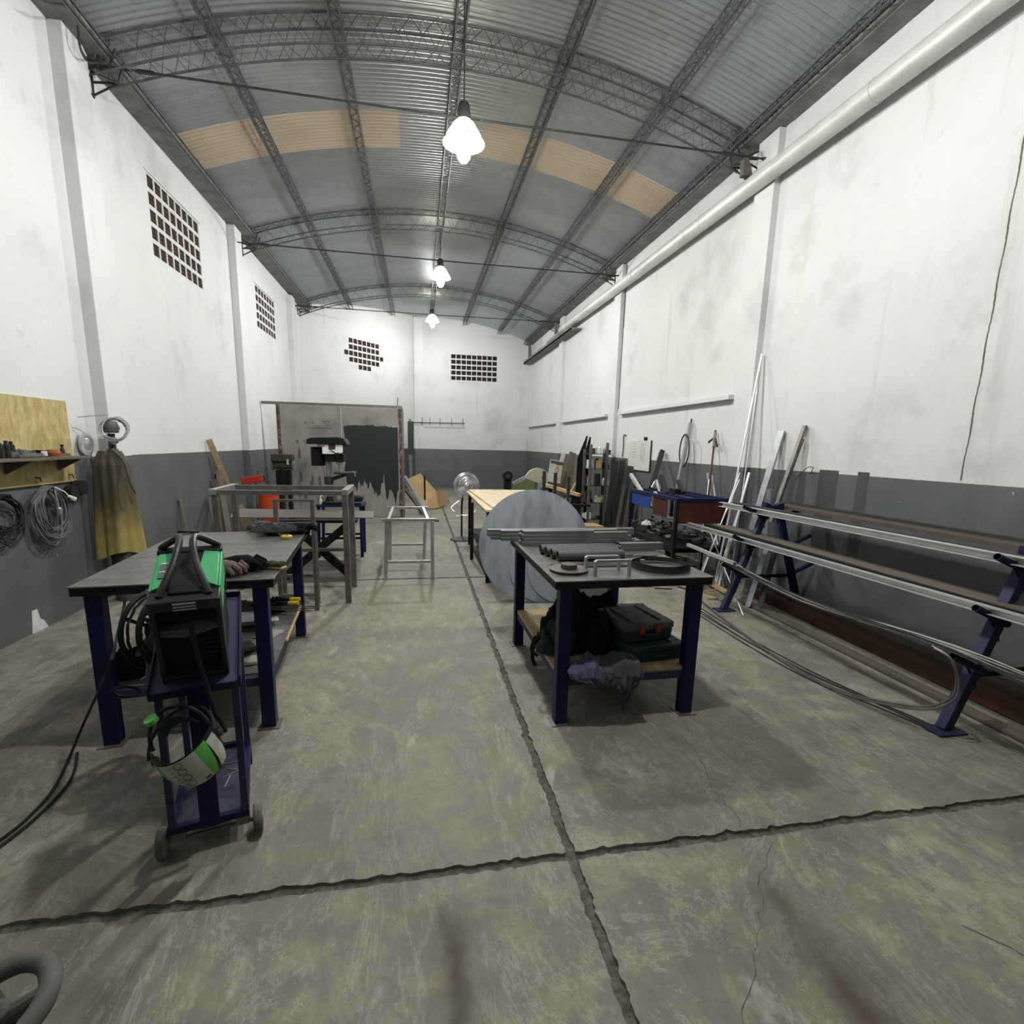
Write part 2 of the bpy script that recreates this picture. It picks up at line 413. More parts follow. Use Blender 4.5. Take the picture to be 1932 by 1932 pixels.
GLASSY = mat('clear_plastic', (.62, .64, .64), .12, .25, (.5, .52, .52))

for m_, sp in ((NAVY, .25), (NAVYG, .3), (DARKST, .2), (BLACKP, .12), (BLACKM, .15), (DGREY, .3), (CLOTHB, .05), (CLOTHG, .1), (CASEG, .2), (RUBBER, .2), (CABLEB, .2), (NIGHT, 0), (BROWN, .2), (BLUE, .3)):
    m_.node_tree.nodes['Principled BSDF'].inputs['Specular IOR Level'].default_value = sp
# ================================================================ THE SHELL
XL, XR, YB, YF = -3.2, 4.15, 19.3, -4.0
XC, RC, ZA = 0.475, 9.97, 6.05
def roofz(x): return ZA - RC + math.sqrt(RC*RC-(x-XC)**2)
A_ = V((XL, 15.8, 0)); B_ = V((-.13, 19.3, 0)); UA = (B_-A_).normalized(); NA = V((-UA.y, UA.x, 0)); LA = (B_-A_).length  # NA points outwards

# floor: slabs with chipped edges around sand-filled joints
def jit(a, b, n, amp, ax):
    pts = []
    for i in range(n+1):
        t = i/n; p = V(a).lerp(V(b), t); q = noise.noise(V((p.x*9, p.y*9, ax*3)))*amp*1.3 + noise.noise(V((p.x*37, p.y*37, ax*5)))*amp*1.2 + abs(noise.noise(V((p.x*14, p.y*14, 7+ax))))**3*amp*4*(1 if ax else -1)
        if 0 < i < n: p[ax] += q
        pts.append(p)
    return pts
m = MB()
jy = [YF-.2, -2.75, 1.72, 6.17, 10.7, 15.2, YB+.3]; jx = [XL-.2, .6, XR+.2]
for i in range(len(jy)-1):
    for j in range(2):
        g = .021
        x0 = jx[j]+(g if j else 0); x1 = jx[j+1]-(0 if j else g); y0 = jy[i]+g; y1 = jy[i+1]-g
        n1 = max(6, int((x1-x0)/.018)); n2 = max(6, int((y1-y0)/.018)) if jy[i] < 11 else 20
        loop = jit((x0,y0,0), (x1,y0,0), n1, .008, 1)[:-1] + jit((x1,y0,0), (x1,y1,0), n2, .008, 0)[:-1] + jit((x1,y1,0), (x0,y1,0), n1, .008, 1)[:-1] + jit((x0,y1,0), (x0,y0,0), n2, .008, 0)[:-1]
        m.prism([p-V((0,0,.05)) for p in loop], (0,0,.05))
floor = struct('floor', m, FLOOR, origin=(0,0,0), sm=20)
m = MB().box((XL-.2, YF-.2, -.2), (XR+.2, YB+.3, -.014)); fill = struct('joint_sand', m, DIRT, floor)
# hairline cracks
def crack(pts, wd, seed):
    rr = random.Random(seed); out = []
    P = [at(x, y, Z=.001) for x, y in pts]
    for a, b in zip(P[:-1], P[1:]):
        n = max(2, int((b-a).length/.03))
        for i in range(n): out.append(a.lerp(b, i/n)+V((rr.uniform(-.009,.009), rr.uniform(-.012,.012), 0)))
    out.append(P[-1]); mm = MB(); L = []; Q = []
    for i, p in enumerate(out):
        d = (out[min(i+1, len(out)-1)]-out[max(i-1, 0)]).normalized(); s = V((-d.y, d.x, 0))*wd*rr.uniform(.3, 1.0)
        L.append(p+s); Q.append(p-s)
    N = len(out)
    mm.add(L+Q, [(i, i+1, N+i+1, N+i) for i in range(N-1)])
    return mm
struct('floor_crack', crack([(1285,1385),(1322,1432),(1345,1490),(1395,1545),(1402,1572)], .0022, 3), DIRT, floor)
struct('floor_crack', crack([(1460,1590),(1433,1650),(1437,1740),(1425,1820),(1412,1870),(1402,1931)], .0018, 5), DIRT, floor)
struct('floor_crack', crack([(1826,1752),(1870,1768),(1931,1803)], .0045, 8), DIRT, floor)

def grid_wall(name, org, ud, nrm, us, zs, holes, t=.2):
    """wall pieces left around the vent openings; holes are (i, j) cells"""
    m = MB(); org = V(org); ud = V(ud); nrm = V(nrm)
    for i in range(len(us)-1):
        for j in range(len(zs)-1):
            if (i, j) in holes: continue
            p = [org+ud*us[i]+V((0,0,zs[j])), org+ud*us[i+1]+V((0,0,zs[j])), org+ud*us[i+1]+V((0,0,zs[j+1])), org+ud*us[i]+V((0,0,zs[j+1]))]
            m.prism(p, nrm*t)
    return struct(name, m, WALL, origin=tuple(org))
W1 = (7.5, 9.0, 3.84, 4.80); W2 = (11.68, 13.08, 3.88, 4.72)
grid_wall('wall_left', (XL, YF, 0), (0,1,0), (-1,0,0), [0, W1[0]-YF, W1[1]-YF, W2[0]-YF, W2[1]-YF, A_.y-YF], [0, 3.84, 3.88, 4.72, 4.80, 5.37], {(1,1),(1,2),(1,3),(3,2)})
W3 = (1.24, 2.95, 3.86, 4.81)
sa = lambda x: (x-A_.x)/UA.x
W3 = (1.50, 3.16, 3.87, 4.81)
grid_wall('wall_back_left', A_, UA, NA, [0, W3[0], W3[1], LA+.05], [0, W3[2], W3[3], 6.1], {(1,1)})
W4 = (1.18, 2.88, 3.91, 4.85)
grid_wall('wall_back', (-.13, YB, 0), (1,0,0), (0,1,0), [0, W4[0]+.13, W4[1]+.13, XR+.2+.13], [0, W4[2], W4[3], 6.1], {(1,1)})
m = MB().box((XR, YF, 0), (XR+.2, YB, 5.37)); struct('wall_right', m, WALL, origin=(XR, YF, 0))
m = MB().box((XL-.2, YF-.2, 0), (XR+.2, YF, 6.1)); struct('wall_front', m, mat('dark_unseen_wall', (.10, .11, .115), .6, .1), origin=(0, YF, 0))  # unseen end wall, made dark to cut the light bouncing back

def vent(n, org, ud, nrm, W, nu, nv, bricks):
    """opening filled with hollow bricks bedded in white mortar"""
    org = V(org); ud = V(ud); nrm = V(nrm); cw = (W[1]-W[0])/nu; ch = (W[3]-W[2])/nv
    def bx(mm, u0, u1, z0, z1, d0, d1):
        p = [org+ud*u0+V((0,0,z0))+nrm*d0, org+ud*u1+V((0,0,z0))+nrm*d0, org+ud*u1+V((0,0,z1))+nrm*d0, org+ud*u0+V((0,0,z1))+nrm*d0]
        mm.prism(p, nrm*(d1-d0))
    mo = MB(); te = MB()
    for i in range(nu):
        for j in range(nv):
            u0 = W[0]+i*cw; u1 = u0+cw; z1 = W[3]-j*ch; z0 = z1-ch
            if (i, j) not in bricks: bx(mo, u0, u1, z0, z1, .002, .11); continue
            a, b2 = .014, .026
            bx(mo, u0, u1, z0, z0+b2, .002, .11); bx(mo, u0, u1, z1-b2, z1, .002, .11)
            bx(mo, u0, u0+a, z0+b2, z1-b2, .002, .11); bx(mo, u1-a, u1, z0+b2, z1-b2, .002, .11)
            U0, U1, Z0, Z1 = u0+a, u1-a, z0+b2, z1-b2; t = .009
            for k in range(4):
                uu = U0+(U1-U0)*k/3; bx(te, uu-(t/2 if k else 0), uu+(t/2 if k < 3 else 0)+(.001 if k in (0,3) else 0), Z0, Z1, .012, .105)
            for k in range(4):
                zz = Z0+(Z1-Z0)*k/3; bx(te, U0, U1, zz-(t/2 if k else 0), zz+(t/2 if k < 3 else 0), .012, .105)
    wn = struct('window_%d' % n, mo, MORTAR, origin=tuple(org+ud*W[0]+V((0,0,W[2]))))
    struct('hollow_brick_grille', te, TERRA, wn)
    mm = MB(); bx(mm, W[0]-.02, W[1]+.02, W[2]-.02, W[3]+.02, .201, .215); struct('night_backing', mm, NIGHT, wn)
allb = lambda nu, nv: {(i, j) for i in range(nu) for j in range(nv)}
vent(1, (XL, 0, 0), (0,1,0), (-1,0,0), W1, 8, 5, allb(8, 5))
vent(2, (XL, 0, 0), (0,1,0), (-1,0,0), W2, 7, 5, allb(7, 5))
rows = [range(1, 8), range(1, 8), range(0, 9), range(1, 8), range(3, 6)]
vent(3, A_, UA, NA, W3, 9, 5, {(i, j) for j, r in enumerate(rows) for i in r})
vent(4, (0, YB, 0), (1,0,0), (0,1,0), W4, 9, 5, allb(9, 5))
# slab edge over the left vents
for k, (y0, y1, z) in enumerate(((7.45, 9.05, 4.80), (11.63, 13.13, 4.72))):
    struct('trim_%d' % (20+k), MB().box((XL, y0, z), (XL+.012, y1, z+.02)), MORTAR)

PATCHES = ((4.45, 4.70, .66, 1.472), (4.09, 4.22, .60, 1.475))
# pilasters
n = 1
for (y, z1) in ((5.9, 5.26), (10.25, 5.26), (14.3, 5.2)):
    struct('trim_%d' % n, MB().box((XL-.01, y, 0), (XL+.12, y+.36, z1)), WALL, bevel=.006); n += 1
for y in (5.86, 10.42, 14.72):
    struct('trim_%d' % n, MB().box((XR+.01, y, 0), (XR-.085, y+.36, 5.27)), WALL, bevel=.006); n += 1
struct('trim_%d' % n, MB().box((-.14, YB-.07, 0), (.20, YB+.01, 6.0)), WALL, bevel=.006); n += 1
struct('trim_%d' % n, MB().box((XR-.05, YB-.22, 0), (XR+.01, YB-.001, 5.3)), WALL, bevel=.006); n += 1
# eaves beams
struct('trim_%d' % n, MB().box((XL, YF, 5.262), (XL+.27, A_.y+.1, 5.345)), CEMENT, bevel=.01); n += 1
m = MB()
yy = YF
while yy < YB-.05:
    y2 = min(yy+R.uniform(.5, 1.1), YB-.02); d = R.uniform(-.012, .012)
    m.box((XR-.21+d*.7, yy, 5.272+d*.5), (XR, y2, 5.35)); yy = y2
struct('trim_%d' % n, m, CEMENT, bevel=.008); n += 1
# stepped ledge of the right wall, bay by bay
for (y0, y1) in ((6.32, 10.2), (10.95, 14.6), (15.3, 19.05)):
    struct('trim_%d' % n, MB().box((XR-.10, y0, 2.315), (XR+.001, y1, 2.375)), WALL, bevel=.003); n += 1
# expansion joint in the right wall, water streak by the middle pilaster
m = MB()
for i in range(60):
    z = 1.46+i*.064; m.box((XR-.0015, 3.262+.004*math.sin(i*.9), z), (XR+.001, 3.272+.004*math.sin(i*.9+.5), z+.066))
for (ya, yb, za, zb) in PATCHES:
    struct('paint_patch', MB().box((XR-.0012, ya, za), (XR+.001, yb, zb)), mat('older_grey_paint', (.055, .060, .064), .5, 0, (.045, .05, .053)))
struct('trim_%d' % n, m, mat('green_black_joint', (.12,.12,.07), .9)); n += 1
m = MB()
for i in range(40):
    z = 2.45+i*.07; w_ = .025+.012*noise.noise(V((z*3, 0, 0)))+(.02 if z > 4 else 0)
    m.box((XR-.0015, 10.415-w_, z), (XR+.001, 10.42, z+.0702))
struct('trim_%d' % n, m, mat('black_mould_streak', (.03,.035,.025), .95, 0, (.14,.15,.11), 10)); n += 1

# roof: sinusoidal sheet following the arch
def roof_part(y0, y1, x0, x1, nx, lift=0., pitch=.076, amp=.0125, ss=6):
    ny = int((y1-y0)/pitch*ss); th0 = math.asin((x0-XC)/RC); th1 = math.asin((x1-XC)/RC)
    def f(u, v):
        th = th0+(th1-th0)*u; y = y0+(y1-y0)*v; r = RC+amp*math.cos(2*PI*y/pitch)-lift
        return (XC+r*math.sin(th), y, ZA-RC+r*math.cos(th))
    return MB().grid(f, nx, ny)
S0, S1 = 7.95, 8.74
m = roof_part(YF-.25, S0, XL-.17, XR+.17, 34); struct('ceiling', m, ROOF, origin=(0, 0, 5.3), sm=180)
struct('ceiling', roof_part(S1, YB+.3, XL-.17, XR+.17, 34), ROOF, origin=(0, 0, 5.3), sm=180)
struct('ceiling', roof_part(S0, S1, -.22, .95, 6), ROOF, origin=(0, 0, 5.3), sm=180)
struct('window_5', roof_part(S0-.03, S1+.03, XL-.17, -.22, 14, .001), SKY, origin=(0, 0, 5.3), sm=180)
struct('window_6', roof_part(S0-.03, S1+.03, .95, XR+.17, 14, .001), SKY, origin=(0, 0, 5.3), sm=180)

# ---------------------------------------------------------------- roof steel
def arc_pt(x, y, dz):
    th = math.asin((x-XC)/RC); r = RC+dz; return V((XC+r*math.sin(th), y, ZA-RC+r*math.cos(th)))
lab = {6.4: 'nearest lattice arch truss under the corrugated roof, ahead of the nearest lamp', 10.9: 'second lattice arch truss, crossing the roof behind the tan skylight strip',
       15.6: 'farthest lattice arch truss, close to the back wall', 1.9: 'lattice arch truss overhead at the top edge of the photo'}
for ty in (1.9, 6.4, 10.9, 15.6):
    x0, x1 = XL+.05, XR-.05
    ch = MB(); N = 26
    for dy in (-.11, .11):
        for dz in (-.03, -.30):
            ch.tube([arc_pt(x0+(x1-x0)*i/N, ty+dy, dz) for i in range(N+1)], .0115, 6)
    wb = MB(); N = 56
    for dy in (-.11, .11):
        wb.tube([arc_pt(x0+(x1-x0)*i/N, ty+dy, -.03 if i % 2 else -.30) for i in range(N+1)], .0062, 5)
    for dz in (-.03, -.30):
        wb.tube([arc_pt(x0+(x1-x0)*i/N, ty+(.11 if i % 2 else -.11), dz) for i in range(N+1)], .005, 5)
    t = thing('roof_truss', (XC, ty, 5.3), lab[ty], 'roof truss', 'lattice arch trusses')
    obj('chords', ch, LATT, t); obj('web_rods', wb, LATT, t)
    for sx, x in ((1, XL), (-1, XR)):
        e = MB(); z = 5.24
        for dy in (-.13, .13):
            e.tube([(x, ty+dy, z-.10), (x+sx*.26, ty+dy*.7, z-.10), (x+sx*.34, ty+dy*.6, z+.10)], .012, 6)
            e.tube([(x, ty+dy, z-.22), (x+sx*.26, ty+dy*.7, z-.10)], .010, 6)
            e.tube([(x, ty+dy, z+.0), (x+sx*.26, ty+dy*.7, z-.10)], .008, 6)
            e.tube([(x+sx*.005, ty+dy, z-.24), (x+sx*.005, ty+dy, z+.02)], .012, 6)
        e.tube([(x+sx*.26, ty-.09, z-.10), (x+sx*.26, ty+.09, z-.10)], .012, 6)
        e.tube([(x, ty-.13, z-.22), (x, ty+.13, z-.22)], .010, 6)
        obj('end_bracket', e, DLATT, t)
pl = {-3.02: 'roof purlin running along the left eaves beam', -2.0: 'second lattice roof purlin from the left wall', -.8: 'third lattice roof purlin from the left wall, left of the lamps',
      .48: 'ridge purlin that the lamps hang from', 1.67: 'lattice roof purlin just right of the lamps', 2.93: 'lattice roof purlin second from the right wall', 3.93: 'roof purlin running along the right eaves beam'}
for px_, lb in pl.items():
    y0 = YF+.05; y1 = YB-.1 if px_ > -.2 else A_.y+(px_-A_.x)*UA.y/UA.x-.08
    ch = MB(); wb = MB(); N = int((y1-y0)/.13)
    dzs = (-.028, -.155)
    for dx in (-.055, .055):
        for dz in dzs:
            a = arc_pt(px_, 0, dz); ch.beam((a.x+dx, y0, a.z), (a.x+dx, y1, a.z), .016, .016)
        wb.tube([V((arc_pt(px_, 0, dzs[i % 2]).x+dx, y0+(y1-y0)*i/N, arc_pt(px_, 0, dzs[i % 2]).z)) for i in range(N+1)], .0048, 4)
    for dz in dzs:
        a = arc_pt(px_, 0, dz)
        wb.tube([V((a.x+(.055 if i % 2 else -.055), y0+(y1-y0)*i/N, a.z)) for i in range(N+1)], .0042, 4)
    t = thing('roof_purlin', (px_, y0, arc_pt(px_, 0, -.155).z), lb, 'purlin', 'lattice roof purlins')
    obj('chords', ch, LATT, t); obj('web_rods', wb, LATT, t)
ties = [((185,124), (1436,299), 'nearest tie rod, crossing the hall in front of the nearest lamp'), ((449,457), (1163,520), 'middle tie rod, crossing the hall behind the tan skylight strip'), ((563,577), (1050,608), 'farthest tie rod, just before the back wall')]
for a, b, lb in ties:
    p = at(*a, X=XL+.13); q = at(*b, X=XR-.13)
    q2 = V((q.x, q.y, q.z)); m = MB(); mid = (p+q2)/2
    m.tube([p, mid-V((0,0,.01)), q2], .011, 8)
    for e, s in ((p, 1), (q2, -1)):
        m.tube([e+V((s*.35,0,0)), e+V((s*.50,0,0))], .02, 8); m.tube([e+V((-s*.12, -.06, 0)), e, e+V((-s*.12, .06, 0))], .012, 6)
    tag(obj('tie_rod', m, DLATT), 'black steel '+lb, 'tie rod', 'roof tie rods')

# ---------------------------------------------------------------- lamps
mm_, nt, b = newmat('ribbed_acrylic_shade'); tr = nd(nt, 'ShaderNodeBsdfTranslucent'); tr.inputs[0].default_value = (.34, .33, .26, 1)
ms = nd(nt, 'ShaderNodeMixShader'); ms.inputs[0].default_value = .6; b.inputs['Base Color'].default_value = (.5, .48, .38, 1); b.inputs['Roughness'].default_value = .25
nt.links.new(b.outputs[0], ms.inputs[1]); nt.links.new(tr.outputs[0], ms.inputs[2]); nt.links.new(ms.outputs[0], nt.nodes['Material Output'].inputs['Surface'])
SHADE = mm_
lampl = ['nearest of the hanging bell lamps, glaring white below the ridge', 'middle hanging bell lamp, over the centre of the hall', 'farthest hanging bell lamp, small before the back wall', None]
for (p, k), lb in zip(LAMPS, lampl):
    x, y, z = p
    if lb is None:
        lb = 'hanging bell lamp overhead, above the top edge of the photo'
    t = thing('hanging_lamp', (x, y, z-.3), lb, 'lamp', 'hanging bell lamps')
    sh = MB(); prof = [(.062, .20), (.10, .165), (.15, .09), (.205, 0)]
    sh.grid(lambda u, v: (lambda r, zz: (x+r*math.cos(2*PI*u)*(1+.012*math.cos(48*PI*u)), y+r*math.sin(2*PI*u)*(1+.012*math.cos(48*PI*u)), z+zz))(*[prof[min(int(v*3), 2)][q]*(1-(v*3-min(int(v*3), 2)))+prof[min(int(v*3), 2)+1][q]*(v*3-min(int(v*3), 2)) for q in (0, 1)]), 96, 6, True)
    obj('shade', sh, SHADE, t)
    obj('rim', MB().tube([(x+.207*math.cos(a*PI/20), y+.207*math.sin(a*PI/20), z) for a in range(40)], .006, 6, closed=True), GALV, t)
    obj('socket_housing', MB().lathe([(.0, .36), (.045, .35), (.06, .32), (.066, .24), (.066, .20), (.05, .18)], (x, y, z), n=20), DLATT, t)
    rz = roofz(x)-.15
    obj('cable', MB().tube([(x, y, z+.35), (x+.004, y, (z+rz)/2), (x, y, rz)], .007, 6), DLATT, t)
    obj('bulb', MB().lathe([(0, -.175), (.035, -.168), (.062, -.13), (.074, -.08), (.072, -.03), (.05, .03), (.025, .07), (.022, .17), (0, .17)], (x, y, z), n=20), emit_mat('bulb_glow_%d' % int(k*100+y), LCOL, LSTR*k), t)

# ---------------------------------------------------------------- round duct along the right wall
t = thing('round_duct', (4.0, 8, 4.7), 'long round galvanised duct running high along the right wall', 'duct')
P0 = V((3.99, YF+.1, 4.72)); P1 = V((3.99, 14.6, 4.86))
DUCT = mat('dusty_duct', (.66, .67, .64), .38, .2, (.44, .45, .43), 5, .1, (1, .3, 1))
m = MB(); m.ring_tube(P0, P1, .098, .003, 28); obj('pipe', m, DUCT, t)
for y in (2.0, 4.47, 7.25, 7.68, 9.6, 12.4):
    c = P0.lerp(P1, (y-P0.y)/(P1.y-P0.y)); d = (P1-P0).normalized()
    obj('joint_band', MB().ring_tube(c-d*.03, c+d*.03, .1025, .006, 28), DUCT, t)
c = P0.lerp(P1, 1.0)
obj('end_spigot', MB().ring_tube(P1-V((0,.2,.035)), P1+V((0,1.5,-.06)), .055, .003, 20), GALV, t)
m = MB(); m.box((3.86, 13.2, 4.60), (4.148, 19.25, 4.635)); m.box((3.86, 13.2, 4.60), (3.872, 19.25, 4.70))
tag(obj('support_channel', m, CEMENT), 'grey channel high in the far right corner, carrying the end of the duct', 'channel')
for y, zt in ((6.25, 5.12), (15.0, 5.15), (18.6, 5.3)):
    m = MB(); zb = 4.93 if y < 10 else (4.84 if y < 16 else 4.71)
    m.prism([(3.90, y-.012, zt), (3.96, y-.012, zt), (4.03, y-.012, zb), (3.90, y-.012, zb)], (0, .08, 0))
    tag(obj('hanger_plate', m, RAW, bevel=.002), {6.25: 'nearest tapered steel hanger plate above the duct', 15.0: 'steel hanger plate above the far end of the duct', 18.6: 'steel hanger plate in the far right corner'}[y], 'bracket', 'duct hangers')
# ================================================================ THINGS
def rot2(c, a):
    c = V(c); return Matrix.Translation(c) @ Matrix.Rotation(a, 4, 'Z')
def rframe(m, x0, x1, y0, y1, z, w, h):
    for y in (y0+w/2, y1-w/2): m.beam((x0, y, z-h/2), (x1, y, z-h/2), w, h)
    for x in (x0+w/2, x1-w/2): m.beam((x, y0+w, z-h/2), (x, y1-w, z-h/2), w, h)

def workbench(loc, a, L, W, label, xs, ys, hz=.90, shelf=None, shelfmat=None, legw=.075):
    """steel workbench: plate top in an angle-iron frame, four square legs on foot plates, low shelf"""
    t = thing('workbench', loc, label, 'workbench'); T = rot2(loc, a)
    m = MB(); m.T = T; m.box((0, 0, hz-.009), (W, L, hz)); obj('tabletop', m, TOPST, t, bevel=.002)
    m = MB(); m.T = T; rframe(m, .004, W-.004, .004, L-.004, hz-.0095, .05, .042)
    for y in (L*.35, L*.68): m.beam((.05, y, hz-.03), (W-.05, y, hz-.03), .04, .035)
    obj('top_frame', m, DARKST, t, bevel=.002)
    for x in xs:
        for y in ys:
            m = MB(); m.T = T; m.box((x-legw/2, y-legw/2, .006), (x+legw/2, y+legw/2, hz-.05)); l = obj('leg', m, NAVY, t, bevel=.004)
            m = MB(); m.T = T; m.box((x-legw*.8, y-legw*.8, 0), (x+legw*.8, y+legw*.8, .006)); obj('foot_plate', m, RAW, l)
    z = shelf
    m = MB(); m.T = T
    for y in ys: m.beam((xs[0]+legw/2, y, z-.025), (xs[1]-legw/2, y, z-.025), .04, .05)
    for x in xs: m.beam((x, ys[0]+legw/2, z-.025), (x, ys[1]-legw/2, z-.025), .04, .05)
    obj('shelf_rail', m, NAVYG, t, bevel=.002)
    m = MB(); m.T = T; m.box((xs[0]-.02, ys[0]+legw/2+.002, z+.0005), (xs[1]+.02, ys[1]-legw/2-.002, z+(.004 if shelfmat is TOPST else .022))); obj('shelf', m, shelfmat, t)
    if shelfmat is not TOPST:
        m = MB(); m.T = T; m.box((xs[0]+legw/2+.002, ys[0]-.01, z+.0005), (xs[1]-legw/2-.002, ys[0]+legw/2+.002, z+.022)); obj('shelf_front_edge', m, shelfmat, t)
    return t, T
LB, LT = workbench((-1.735, 2.79, 0), math.radians(5.2), 1.60, .95, 'long steel workbench with dark blue legs behind the green welding machine', (.09, .87), (.06, 1.50), shelf=.31, shelfmat=TOPST)
RB, RT = workbench((.752, 2.67, 0), math.radians(.8), 1.36, .99, 'steel workbench with dark blue legs at the right, loaded with pipes and box sections', (.075, .90), (.055, 1.29), shelf=.29, shelfmat=LWOOD)
m = MB(); m.T = RT; m.box((.56, .06, .83), (.62, .1, .85)); m.box((.50, .05, .845), (.66, .25, .8485)); obj('clamp_block', m, NAVYG, RB)

def lump(c, rx, ry, h, seed, n=40, k=7, fold=.35, rot=0, droop=None):
    """crumpled heap of cloth"""
    c = V(c); m = MB()
    def f(u, v):
        a = 2*PI*u; r = math.sin(PI/2*min(1, v*1.05)); hh = math.cos(PI/2*min(1, v))
        q = V((math.cos(a)*r*2.2, math.sin(a)*r*2.2, seed))
        nn = noise.noise(q*1.3); n2 = abs(noise.noise(q*k*.5+V((9, 0, 0)))); rr = 1+.35*nn-.12*n2
        x = rx*r*rr*math.cos(a); y = ry*r*rr*math.sin(a); z = h*hh*(1+.6*nn)*(1-fold*n2*1.6)+.004+fold*h*.3*(1-n2*2)*r*(1-v)
        X = x*math.cos(rot)-y*math.sin(rot); Y = x*math.sin(rot)+y*math.cos(rot)
        return (c.x+X, c.y+Y, c.z+max(.001, z))
    m.grid(f, n, n//2, True); return m
def glove(c, a, s=1.0, seed=0, spread=.25, lift=.0):
    """a work glove lying palm down, fingers curled"""
    m = MB(); rr = random.Random(seed); T = Matrix.Translation(V(c)) @ Matrix.Rotation(a, 4, 'Z') @ Matrix.Scale(s, 4); m.T = T
    m.tube([(-.10, 0, .028), (-.05, 0, .024), (0, 0, .027), (.05, 0, .026), (.085, 0, .022)], .04, 12, rs=[.046, .036, .044, .046, .03])
    for k in range(4):
        y = -.034+.023*k; L = (.07, .085, .08, .06)[k]; cu = rr.uniform(.005, .03); an = (k-1.5)*spread*.35
        m.tube([(.05, y*.8, .024), (.05+L*.5, y+L*.5*an, .03+cu), (.05+L*.85, y+L*.85*an, .02+cu*.6), (.05+L, y+L*an, .014)], .013, 8, rs=[.014, .0135, .0125, .007])
    m.tube([(0, -.035, .024), (.03, -.066, .026), (.065, -.075, .018)], .014, 8, rs=[.017, .015, .008])
    return m
TZ = .9005
# ---- on the left workbench
for i, (p, a, s, mt_, lb) in enumerate((((505,1003), 2.9, 1.25, CLOTHG, 'grey glove, leftmost in the pile at the far corner of the left workbench'), ((520,1007), 2.4, 1.2, GLOVE, 'dirty glove lying flat under the glove pile on the left workbench'),
        ((560,1006), .3, 1.2, CLOTHB, 'dark glove at the right end of the glove pile on the left workbench'))):
    q = at(*p, Z=TZ); tag(obj('work_glove', glove((q.x, q.y, TZ+.0), a, s, i), mt_), lb, 'glove', 'work gloves')
q = at(515, 996, Z=TZ+.06)
m = lump(q-V((0, 0, .03)), .17, .06, .065, 5.3, 48, 8, .5, .1)
tag(obj('rolled_rag', m, CLOTHG), 'rolled grey rag on top of the glove pile on the left workbench', 'rag')
q = at(541, 1016, Z=TZ); m = MB().lathe([(.0, 0), (.036, 0), (.04, .006), (.04, .02), (.034, .026), (0, .026)], q, n=24)
t = thing('tape_roll', q, 'small yellow tape reel in front of the glove pile on the left workbench', 'tape'); obj('case', m, YELL, t, bevel=.001); obj('hub', MB().lathe([(0, .0262), (.014, .0262), (.014, .028), (0, .028)], q, n=16), DGREY, t)
q = at(440, 1078, Z=TZ); tag(obj('work_glove', glove((q.x+.01, q.y+.02, TZ), .15, 1.25, 11, .5), CLOTHB), 'black glove on the front edge of the left workbench, beside the welding machine', 'glove', 'work gloves')
q = at(415, 1082, Z=TZ); tag(obj('work_glove', glove((q.x+.02, q.y+.0, TZ), -.5, 1.1, 14, .5), mat('reddish_glove', (.16, .12, .11), .9, 0, (.07, .035, .03), 14, .5)), 'reddish worn glove right next to the green welding machine on the workbench', 'glove', 'work gloves')
q = at(508, 1072, Z=TZ); t = thing('scrubbing_brush', q, 'olive bristled scrubbing brush on the front right corner of the left workbench', 'brush')
Tb = Matrix.Translation(q) @ Matrix.Rotation(-.35, 4, 'Z')
m = MB(); m.T = Tb; m.box((-.10, -.028, 0), (.10, .028, .017)); obj('wooden_back', m, LWOOD, t, bevel=.006)
m = MB(); m.T = Tb; rr = random.Random(2)
for i in range(34):
    for j in range(8):
        x = -.092+.184*i/33; y = -.024+.048*j/7; h = .03*(.75+.25*noise.noise(V((x*30, y*30, 3))))
        m.tube([(x, y, .016), (x+rr.uniform(-.006, .006), y*1.2+rr.uniform(-.006, .006), .017+h)], .0022, 4)
obj('bristles', m, mat('olive_bristle', (.10, .10, .05), .9), t)
q = at(345, 1009, Z=TZ); t = thing('hand_clamp', q, 'small steel F-clamp lying at the back left of the left workbench', 'clamp')
obj('bar', MB().beam(q+V((-.09, -.10, .008)), q+V((.04, .05, .008)), .012, .006), RAW, t)
obj('jaw', MB().beam(q+V((-.06, .07, .012)), q+V((.10, .03, .012)), .018, .016), BLACKM, t)
# plain metal box, no lamp, under the front edge
p = at(229, 1117, Y=2.80); t = thing('metal_box', p, 'dusty cream metal box fixed under the front edge of the left workbench', 'metal box')
m = MB(); m.T = LT; m.box((.30, -.018, .792), (.55, .03, .846)); obj('casing', m, CREAM, t, bevel=.003)
m = MB(); m.T = LT
for k in range(3): m.lathe([(0, 0), (.006, 0), (.006, .002), (0, .002)], (.40+.022*k, -.018, .815), (0, -1, 0), 10)
obj('socket_hole', m, INK, t)

